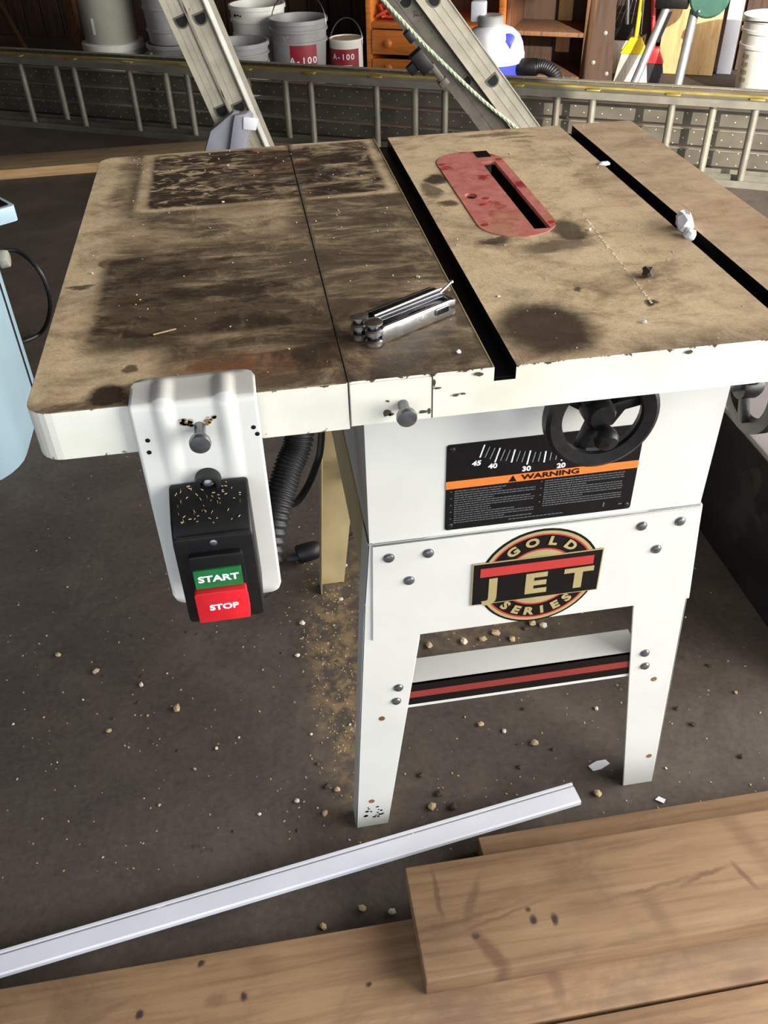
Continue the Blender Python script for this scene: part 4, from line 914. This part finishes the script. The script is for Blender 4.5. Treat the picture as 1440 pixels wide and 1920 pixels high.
# ================================================================== background along the back wall
def bucket(name, label, base, r0, r1, h, mat, ribs=(0.78, 0.88), inside='grey_plastic', bail=None, group=None, rim=True, tilt=None):
    t = thing(name, label, 'bucket', base, TH, group)
    pr = [(r0, 0)]
    for f in ribs:
        r = r0 + (r1 - r0) * f; pr += [(r, h * (f - 0.035)), (r + 0.008, h * (f - 0.03)), (r + 0.008, h * (f + 0.005)), (r + 0.001, h * (f + 0.01))]
    pr += [(r1, h - 0.022), (r1 + 0.007, h - 0.02), (r1 + 0.007, h), (r1 - 0.004, h), (r1 - 0.008, h - 0.01), (r0 - 0.004, 0.05), (0, 0.05)]
    MB().lathe(pr, n=36).build('body', mat, t)
    MB().lathe([(0, h * 0.6), (r1 - 0.025, h * 0.6), (r1 - 0.025, h * 0.6 + 0.002), (0, h * 0.6 + 0.002)], n=28).build('contents', inside, t)
    if bail:
        up, lean = bail; pts = [( (r1 + 0.008) * math.cos(q), lean * math.sin(q), h - 0.03 + up * math.sin(q)) for q in [math.pi * i / 20 for i in range(21)]]
        MB().tube(pts, 0.0028, 6).build('bail_handle', 'wire', t)
    return t
bucket('pail', 'grey paint pail with raised wire handle and red label', gz(568, 160), 0.128, 0.150, 0.335, 'grey_plastic', (0.7, 0.86), 'black_plastic', (0.15, 0.03))
pail = bpy.data.objects['pail']
can = thing('paint_can', 'small red and white paint can with wire handle beside the grey pail', 'paint can', gz(652, 153), TH); can.scale = (1.1, 1.1, 1.15)
MB().lathe([(0.078, 0), (0.082, 0.003), (0.082, 0.182), (0.085, 0.186), (0.085, 0.192), (0.078, 0.193), (0.076, 0.186), (0, 0.186)], n=36).build('body', 'white_plastic', can)
def wrap(par, r, z0, z1, a0, a1, mat, nm, n=14):
    mb = MB(); vs = []
    for i in range(n + 1):
        t = math.radians(a0 + (a1 - a0) * i / n)
        vs += [(r * math.cos(t), r * math.sin(t), z0), (r * math.cos(t), r * math.sin(t), z1)]
    mb.add(vs, [(2 * i, 2 * i + 2, 2 * i + 3, 2 * i + 1) for i in range(n)]); return mb.build(nm, mat, par)
wrap(can, 0.0828, 0.004, 0.155, -170, -22, 'maroon', 'red_wrap_label')
pts = [(0.086 * math.cos(q), 0.03 * math.sin(q), 0.165 + 0.105 * math.sin(q)) for q in [math.pi * i / 20 for i in range(21)]]
MB().tube(pts, 0.0028, 6).build('bail_handle', 'wire', can)
MB().lathe([(0, 0.187), (0.07, 0.187), (0.07, 0.189), (0, 0.189)], n=28).build('lid', 'chip', can)
def curved_text(par, s, size, r, z, a_mid, mat, sx=1.1):
    step = math.degrees(size * 0.62 * sx / r)
    for i, ch in enumerate(s):
        t = math.radians(a_mid + (i - (len(s) - 1) / 2) * step); n_ = V((math.cos(t), math.sin(t), 0)); text('lettering', ch, size, n_ * (r + 0.0012) + Z * z, Z.cross(n_), Z, mat, par, sx, 0.0004)
curved_text(can, 'A-100', 0.034, 0.0828, 0.122, -80, 'white_label')
for z in (0.085, 0.055, 0.05): wrap(can, 0.0834, z, z + 0.002, -110, -50, 'white_label', 'print_line', 8)
wrap(pail, 0.1465, 0.03, 0.235, -88, -30, 'maroon', 'red_wrap_label'); wrap(pail, 0.1462, 0.03, 0.235, -150, -88, 'grey_plastic', 'grey_wrap_label')
curved_text(pail, 'A-100', 0.045, 0.1468, 0.150, -60, 'white_label')
bw = bucket('bucket', 'lower white bucket with blue-grey stains, stacked under another bucket', gz(462, 172), 0.125, 0.142, 0.25, 'grey_plastic', (0.62, 0.8))
b2 = bucket('bucket', 'upper off-white bucket resting in a stained bucket left of the pail', gz(450, 168) + W * 0.31, 0.125, 0.150, 0.37, 'white_plastic', (0.62, 0.82), 'black_plastic')
pts = MB()
for i in range(5): pts.obox((-0.07 + i * 0.016, -0.146 + 0.001 * i, 0.325 + 0.004 * (i % 2)), X, Y_, Z, (0, 0.011), (-0.003, 0), (0, 0.006 + 0.006 * (i % 3 == 0)))
pts.build('marker_scribble', 'black_label_and_shade', b2)
bucket('bucket', 'grey splattered bucket at base of a stack behind the leaning ladder', gz(338, 150), 0.130, 0.150, 0.20, 'grey_plastic', (0.5, 0.8))
sb2 = bucket('bucket', 'grey splattered bucket on top of a stack behind the leaning ladder', gz(338, 150) + V((0, 0, 0.2005)), 0.130, 0.150, 0.36, 'grey_plastic', (0.2, 0.5, 0.8))
# drum
db = gz(224, 142)
wl = MB().lathe([(0.145, 0), (0.15, 0.0), (0.162, 0.145), (0.174, 0.15), (0.174, 0.185), (0.166, 0.19), (0, 0.19)], n=40)
o = wl.build('white_tub', 'white_plastic'); o.location = db; tag(o, 'white round tub under the grey drum', 'tub')
dr = thing('grey_drum', 'tall grey round drum standing on a white tub', 'drum', db + V((0, 0, 0.1905)), TH)
MB().lathe([(0.146, 0), (0.148, 0.004), (0.160, 0.5), (0.164, 0.85), (0.158, 0.85), (0.14, 0.1), (0, 0.1)], n=44).build('body', 'grey_drum', dr)
wrap(dr, 0.1525, 0.05, 0.13, -95, -88, 'white_label', 'paint_drip'); MB().lathe([(0.012, 0), (0.012, 0.002), (0, 0.002)], (0.158 * math.cos(math.radians(-70)), 0.158 * math.sin(math.radians(-70)), 0.32), (math.cos(math.radians(-70)), math.sin(math.radians(-70)), 0), 12).build('paint_drip', 'white_label', dr)
# leaning brown sticks at the dark left end
def stick(label, p0, p1, r):
    mb = MB(); p0, p1 = V(p0), V(p1); d = (p1 - p0).normalized(); s = d.cross(W).normalized(); mb.obox(p0, d, s, d.cross(s), (0, (p1 - p0).length), (-r, r), (-r * .6, r * .6))
    o = mb.build('wooden_stick', 'stud', origin=True, bevel=0.003); return tag(o, label, 'stick')
p = gz(160, 140); stick('brown wooden post leaning upright just left of the grey drum', p + V((0, 0, 0.02)), gv(132, -10, 4.95) + V((0, 0, 0.5)), 0.028)
p = gz(75, 145); stick('brown stick leaning at the dark far left', p + V((0, 0, 0.02)), gv(0, 10, 4.95), 0.022)
# dresser
vD = 4.42
def fur(name, label, cat, v): return None
def pu(x, y, v=vD): return uvz(x, y, v)
uL = pu(687, 80)[0]; uR = pu(945, 40)[0]
ds = thing('dresser', 'orange pine dresser with drawers and round knobs against back wall', 'dresser', room(uL, vD), TH)
Wd = uR - uL; zS = pu(720, 42)[1]; Dp = 0.45; TP = 0.75
def db_(x0, y0, z0, x1, y1, z1, nm, mat='orange_wood', par=None, bv=0.003): return MB().box(x0, y0, z0, x1, y1, z1).build(nm, mat, par or ds, bevel=bv)
db_(0, 0, 0, 0.03, Dp, TP, 'side_panel'); db_(Wd - 0.03, 0, 0, Wd, Dp, TP, 'side_panel'); db_(0.03, Dp - 0.012, 0, Wd - 0.03, Dp, TP, 'back_panel', 'dark_wood')
db_(0.03, 0.0, zS - 0.03, Wd - 0.03, Dp - 0.012, zS, 'shelf'); db_(0, -0.01, TP, Wd, Dp, TP + 0.02, 'top'); db_(0.03, 0.01, 0, Wd - 0.03, 0.03, 0.03, 'plinth')
mid = Wd * 0.52; db_(mid - 0.012, 0.0, 0.03, mid + 0.012, Dp - .012, zS - .03, 'divider')
zz = [(pu(720, 103)[1] + 0.004, zS - 0.036), (0.034, pu(720, 110)[1])]
for (z0, z1) in zz:
    for (xa, xb) in ((0.034, mid - 0.016), (mid + 0.016, Wd - 0.034)):
        dw = db_(xa, -0.008, z0, xb, 0.012, z1, 'drawer')
        kx = (xa + xb) / 2; MB().lathe([(0.008, 0), (0.008, 0.012), (0.019, 0.020), (0.021, 0.028), (0.014, 0.034), (0, 0.035)], (xa + 0.30 * (xb - xa) if xa < 0.1 else kx, -0.008, (z0 + z1) / 2), (0, -1, 0), 18).build('knob', 'orange_wood', dw)
nt = MB(); rr = random.Random(5); ptsn = []
for i in range(60): ptsn.append((0.05 + rr.random() * 0.16, 0.03 + rr.random() * 0.12, 0.012 + rr.random() ** 1.5 * 0.12))
nt.tube(bez(ptsn, 5), 0.0065, 5)
o = nt.build('net_bundle', 'net'); o.location = room(uL, vD, zS + 0.001); o.rotation_euler.z = TH; tag(o, 'bundle of orange-red netting on the dresser shelf', 'netting')
# bookcase
vB = 4.46; uA = pu(948, 60, vB)[0]; uB = pu(1100, 90, vB)[0]
bk = thing('bookcase', 'dark brown open bookcase right of the dresser', 'bookcase', room(uA, vB), TH)
Wb = uB - uA; zs = pu(1030, 60, vB)[1]; z0b = pu(1030, 142, vB)[1]
def bb(x0, y0, z0, x1, y1, z1, nm, mat='dark_wood'): return MB().box(x0, y0, z0, x1, y1, z1).build(nm, mat, bk, bevel=0.003)
bb(0, 0, 0, 0.022, 0.36, 0.95, 'side_panel'); bb(Wb - 0.022, 0, 0, Wb, 0.36, 0.95, 'side_panel', 'stud'); bb(0.022, 0.34, 0, Wb - 0.022, 0.355, 0.95, 'back_panel', 'wall')
bb(0.022, 0.005, zs - 0.022, Wb - 0.022, 0.34, zs, 'shelf', 'stud'); bb(0.022, 0.0, z0b - 0.022, Wb - 0.022, 0.34, z0b, 'shelf', 'stud'); bb(0.022, 0.01, 0, Wb - 0.022, 0.025, z0b - 0.022, 'plinth'); bb(0, 0, 0.95, Wb, 0.36, 0.97, 'top')
bb(Wb * 0.50, 0.328, z0b + 0.05, Wb * 0.68, 0.34, 0.9, 'back_strip', 'plywood')
# dark panel with bolts
pA_, pB_ = gz(1092, 176), gz(1145, 178)
pn = thing('bolted_panel', 'dark brown board with pale bolt heads standing right of bookcase', 'board', pA_, math.atan2((pB_ - pA_).y, (pB_ - pA_).x))
wp_ = (pB_ - pA_).length
MB().prism([(0, 0, 0), (wp_, 0, 0), (wp_ * 0.62, 0, 0.80), (wp_ * 0.30, 0, 0.80)], (0, 0.025, 0)).build('board', 'wall', pn)
for (x, z) in ((0.42, 0.285), (0.12, 0.15), (0.62, 0.10)): MB().lathe([(0.010, 0), (0.010, 0.004), (0, 0.006)], (wp_ * x + 0.02, 0, z), (0, -1, 0), 12).build('bolt_head', 'alu', pn)
# shop vacuum
vb = gz(918, 196); vc = thing('shop_vacuum', 'white and blue wet-dry vacuum with black hose behind the leaning ladder', 'vacuum', vb, TH)
MB().lathe([(0.13, 0), (0.135, 0.01), (0.148, 0.20), (0.15, 0.205), (0, 0.205)], n=40).build('tank', 'blue_plastic', vc)
hd = MB().lathe([(0.155, 0.205), (0.158, 0.21), (0.158, 0.238), (0.154, 0.250), (0.147, 0.285), (0.130, 0.318), (0.100, 0.343), (0.06, 0.358), (0, 0.362)], n=40).build('motor_head', 'vac_white', vc)
MB().lathe([(0.06, 0.355), (0.062, 0.36), (0.062, 0.395), (0.056, 0.402), (0, 0.402)], (-0.015, 0, 0), n=24).build('motor_cap', 'grey_plastic', hd)
MB().obox((-0.02, 0, 0.40), X, Y_, Z, (-0.09, -0.02), (-0.025, 0.025), (-0.03, 0.06)).build('handle', 'vac_white', hd, bevel=0.008)
MB().prism([(0.085 + 0.03 * math.cos(q), -0.105, 0.29 + 0.02 * math.sin(q)) for q in [2 * math.pi * i / 12 for i in range(12)]], (0.01, 0.03, 0.03)).build('maker_patch', 'blue_plastic', hd)
MB().cyl((0.13, -0.02, 0.185), (0.235, -0.03, 0.19), 0.04).build('hose_cuff', 'black_plastic', vc, bevel=0.003)
hp = bez([(0.22, -0.03, 0.19), (0.27, -0.04, 0.195), (0.325, -0.05, 0.165), (0.345, -0.055, 0.09), (0.345, -0.055, 0.0)], 26)
hp = [p for p in hp if p.z > 0.025]
MB().tube(hp, [0.029 + (0.004 if (i // 2) % 2 else 0) for i in range(len(hp))], 12).build('hose', 'rubber', vc, angle=80)
# brooms
def broom(name, label, pb_, pt_, vv, w, h, bm_, bris, pole, dz_=0.0, pr=0.011):
    base = gz(*pb_); t = thing(name, label, 'broom', base, TH)
    vv = base.dot(W) + 0.03; tp = gv(*pt_, vv); R_ = Matrix.Rotation(-TH, 3, 'Z'); d = R_ @ (tp - base)
    d.normalize()
    MB().prism([(-w / 2 * 1.2, -0.022, 0), (w / 2 * 1.2, -0.022, 0), (w / 2 * .85, -0.022, h), (-w / 2 * .85, -0.022, h)], (0, 0.045, 0)).build('bristles', bris, t, bevel=0.006)
    MB().prism([(-w / 2 * .95, -0.027, h), (w / 2 * .95, -0.027, h), (w * .25, -0.02, h + 0.055), (0.03, -0.02, h + 0.075), (-0.03, -0.02, h + 0.075), (-w * .25, -0.02, h + 0.055)], (0, 0.05, 0)).build('broom_head', bm_, t, bevel=0.006)
    MB().cyl(V((0, 0, h + 0.05)), V((0, 0, h + 0.05)) + d * 0.95, pr, None, 12).build('pole', pole, t)
    return t
broom('broom', 'white-bristled push broom leaning behind the yellow broom', (1164, 138), (1170, -30), 4.86, 0.21, 0.17, 'black_plastic', 'bristle_w', 'grey_steel')
broom('broom', 'yellow-headed broom with yellow pole leaning on back wall', (1180, 160), (1203, 0), 4.80, 0.15, 0.155, 'yellow_plastic', 'bristle_w', 'yellow_plastic')
broom('broom', 'red-headed broom with red pole and black bristles', (1216, 156), (1216, 0), 4.84, 0.13, 0.10, 'red_plastic', 'bristle_b', 'red_plastic')
# wire fan rake
rk = thing('wire_rake', 'grey wire fan rake leaning behind the brooms', 'rake', room(*[gv(1175, 60, 4.98).dot(q) for q in (U, W)]), TH)
zr = gv(1175, 60, 4.98).z
for i in range(7):
    f = (i - 3) / 3; MB().tube([(f * 0.10 - 0.02, -0.004, max(0.0, zr - 0.02)), (0.05, 0.03, zr + 0.42)], 0.0025, 5).build('tine', 'wire', rk)
for k in range(4): MB().tube([(-0.12 + 0.035 * k, -0.002 + 0.007 * k, zr + 0.09 * k), (0.08 - 0.008 * k, -0.002 + 0.007 * k, zr + 0.09 * k)], 0.0025, 5).build('cross_wire', 'wire', rk)
MB().cyl((0.05, 0.03, 0.0), (0.05, 0.035, 1.3), 0.011).build('pole', 'stud', rk)
# plywood and white board
p0, p1 = gz(1232, 142), gz(1345, 138)
v_p = 4.93
u0, u1 = gv(1235, 100, v_p).dot(U), gv(1343, 100, v_p).dot(U)
o = MB().obox((0, 0, 0), X, V((0, 0.99, 0)), V((0, 0.10, 0.995)), (0, u1 - u0), (0, 0.018), (0.002, 1.2)).build('plywood_sheet', 'plywood', bevel=0.002); o.location = room(u0, v_p); o.rotation_euler.z = TH
tag(o, 'pale plywood sheet leaning on back wall behind the grey stand legs', 'plywood')
b_ = gz(1356, 139); uu, vv_ = b_.dot(U), b_.dot(W)
o = MB().obox((0, 0, 0), X, Y_, V((0, 0.06, 0.998)), (-0.038, 0.038), (-0.012, 0.012), (0.002, 1.3)).build('white_board', 'white_pvc', bevel=0.003); o.location = room(uu, vv_); o.rotation_euler.z = TH
tag(o, 'narrow white board standing right of the plywood sheet', 'board')
# tool stand with green head
l1, l2 = gz(1180, 178), gz(1265, 182)
st = thing('tool_stand', 'grey steel leg stand with a green machine head', 'stand', (l1 + l2) / 2)
oo = (l1 + l2) / 2; vS = l1.dot(W)
t1, t2 = gv(1252, 10, vS + 0.12), gv(1303, 18, vS + 0.12)
for (a0, a1, r) in ((l1, t1, 0.021), (l2, t2, 0.023)):
    a0 = a0 + V((0, 0, 0.004)); lg = MB().cyl(a0 - oo, a1 - oo, r, None, 18).build('leg', 'grey_steel', st)
    MB().cyl(a0 - oo + V((0, 0, -0.003)), a0 - oo + (a1 - a0).normalized() * 0.05, r + 0.004, None, 14).build('rubber_foot', 'rubber', lg)
sd = (t1 - l1).normalized(); MB().obox(l1 - oo + (t1 - l1) * 0.72 + U * 0.022, sd, U, W, (-0.05, 0.09), (-0.005, 0.014), (-0.01, 0.01)).build('leg_clamp', 'black_plastic', st)
MB().obox(t1 - oo, U, Z, W, (-0.06, 0.10), (-0.01, 0.08), (-0.04, 0.05)).build('clamp_block', 'black_plastic', st, bevel=0.008)
gh = MB().lathe([(0.02, -0.06), (0.085, -0.06), (0.095, -0.05), (0.095, 0.05), (0.085, 0.06), (0, 0.06)], t2 - oo + U * 0.06 + Z * 0.065, W, 28).build('machine_head', 'green_paint', st)
bolt(gh, t2 - oo + U * 0.02 + Z * 0.0 - W * 0.061, tuple(-W), r=0.008, h=0.005)
# right bucket
rb = bucket('bucket', 'tall white bucket with faded brown print at the right edge', gz(1424, 182), 0.125, 0.150, 0.37, 'white_plastic', (0.66, 0.84), 'grey_plastic', (0.02, -0.16))
for i in range(12):
    a0 = -150 + (i % 3) * 7; z = 0.19 - (i // 3) * 0.035
    wrap(rb, 0.1285 + 0.025 * z / 0.37 + 0.0105 * 0 + 0.001, z, z + 0.02, a0, a0 + 4.5, 'gold_label', 'faded_print', 3)

# ================================================================== crumbs on the floor
src = {}
for nm, mt_ in (('chip', 'chip'), ('chip_w', 'chip_w'), ('chip_d', 'chip_d')):
    L = []
    for k in range(4):
        bm = bmesh.new(); bmesh.ops.create_icosphere(bm, subdivisions=1, radius=1.0); rr = random.Random(40 + k)
        for v in bm.verts: v.co = V((v.co.x * rr.uniform(.8, 1.3), v.co.y * rr.uniform(.6, 1.1), v.co.z * rr.uniform(.45, .8))) * rr.uniform(.75, 1.15)
        lo = min(v.co.z for v in bm.verts)
        for v in bm.verts: v.co.z -= lo
        me = bpy.data.meshes.new('crumb'); bm.to_mesh(me); bm.free(); me.materials.append(M[mt_]); L.append(me)
    src[nm] = L
rr = random.Random(21)
def crumb(p, r, kind):
    o = bpy.data.objects.new('wood_crumb', rr.choice(src[kind])); COL.objects.link(o); o.location = (p.x, p.y, 0.0); o.scale = (r, r, r); o.rotation_euler.z = rr.uniform(0, 6)
    tag(o, {'chip': 'tan wood crumb lying on the dark concrete floor', 'chip_w': 'pale crumb lying on the dark concrete floor', 'chip_d': 'dark crumb lying on the dark concrete floor'}[kind], 'crumb', {'chip': 'tan crumbs on the floor', 'chip_w': 'pale crumbs on the floor', 'chip_d': 'dark crumbs on the floor'}[kind])
for (x, y, r, kd) in ((110, 1230, .006, 'chip'), (180, 1260, .007, 'chip'), (265, 1285, .005, 'chip_w'), (332, 1330, .008, 'chip'), (205, 1372, .005, 'chip'), (406, 1404, .0035, 'chip_w'), (567, 1170, .007, 'chip_w'), (558, 1230, .005, 'chip_w'),
    (557, 1503, .0045, 'chip_w'), (633, 1482, .006, 'chip'), (614, 1475, .006, 'chip_d'), (595, 1433, .004, 'chip_d'), (260, 1318, .004, 'chip_d'), (902, 1360, .006, 'chip'), (945, 1372, .005, 'chip_w'), (1003, 1395, .008, 'chip'), (982, 1330, .004, 'chip_d'), (1118, 1330, .004, 'chip_w'),
    (825, 1490, .008, 'chip_d'), (810, 1515, .007, 'chip'), (850, 1515, .007, 'chip_d'), (975, 1440, .005, 'chip_d'), (790, 1455, .006, 'chip_d'), (998, 1170, .009, 'chip'), (1018, 1175, .008, 'chip_w'), (870, 1205, .009, 'chip_w'), (905, 1200, .008, 'chip'), (930, 1190, .009, 'chip'), (805, 1212, .008, 'chip'), (960, 1200, .008, 'chip'), (985, 1180, .006, 'chip_d'),
    (640, 1125, .006, 'chip_w'), (628, 1072, .006, 'chip_w'), (648, 1062, .005, 'chip_w'), (642, 1040, .005, 'chip_w'), (1270, 1330, .005, 'chip_d'), (1300, 1360, .006, 'chip_d'), (1330, 1250, .005, 'chip_d'), (1390, 1420, .005, 'chip_d'), (1120, 1490, .007, 'chip'), (1380, 1300, .004, 'chip'), (610, 1645 - 120, .006, 'chip'), (680, 1705, .006, 'chip'), (735, 1712, .006, 'chip_w'), (605, 1738, .006, 'chip')):
    crumb(gz(x, y), r, kd)
for i in range(70):
    p = gz(rr.uniform(20, 1400), rr.uniform(880, 1600))
    if p.y > -0.06 or rr.random() < 0.4: crumb(p, rr.uniform(0.0012, 0.0034), rr.choice(['chip', 'chip_d', 'chip_w']))
fs_ = MB()
for i in range(1100):
    q = rr.random()
    if q < 0.5: p = gz(rr.uniform(0, 1440), rr.uniform(700, 1650))
    elif q < 0.75: p = V((rr.gauss(0.22, 0.12), rr.gauss(0.58, 0.08), 0))
    else: p = V((rr.gauss(-0.02, 0.03), rr.gauss(0.40, 0.15), 0))
    if p.x > 0.76 or p.x < -0.62: continue
    s_ = rr.uniform(0.0004, 0.0011); a0 = rr.uniform(0, 3); d = V((math.cos(a0), math.sin(a0), 0))
    fs_.obox(p, d, V((-d.y, d.x, 0)), Z, (-s_ * 1.6, s_ * 1.6), (-s_, s_), (0, s_))
tag(fs_.build('floor_sawdust', 'chip', smooth=False), 'tan sawdust flecks scattered across the concrete floor', 'sawdust', kind='stuff')
for (pts, nm) in (([(1103, 1437), (1118, 1428), (1135, 1425), (1143, 1432), (1128, 1442), (1112, 1446)], 'white paper scrap on the floor beside the right front leg'),
                  ([(1228, 1500), (1235, 1494), (1248, 1500), (1244, 1507)], 'small white scrap on the floor behind the narrow lumber board')):
    mb = MB(); mb.prism([gz(x, y, 0.001) for x, y in pts], (0, 0, 0.0015)); tag(mb.build('paper_scrap', 'foam', origin=True), nm, 'scrap')
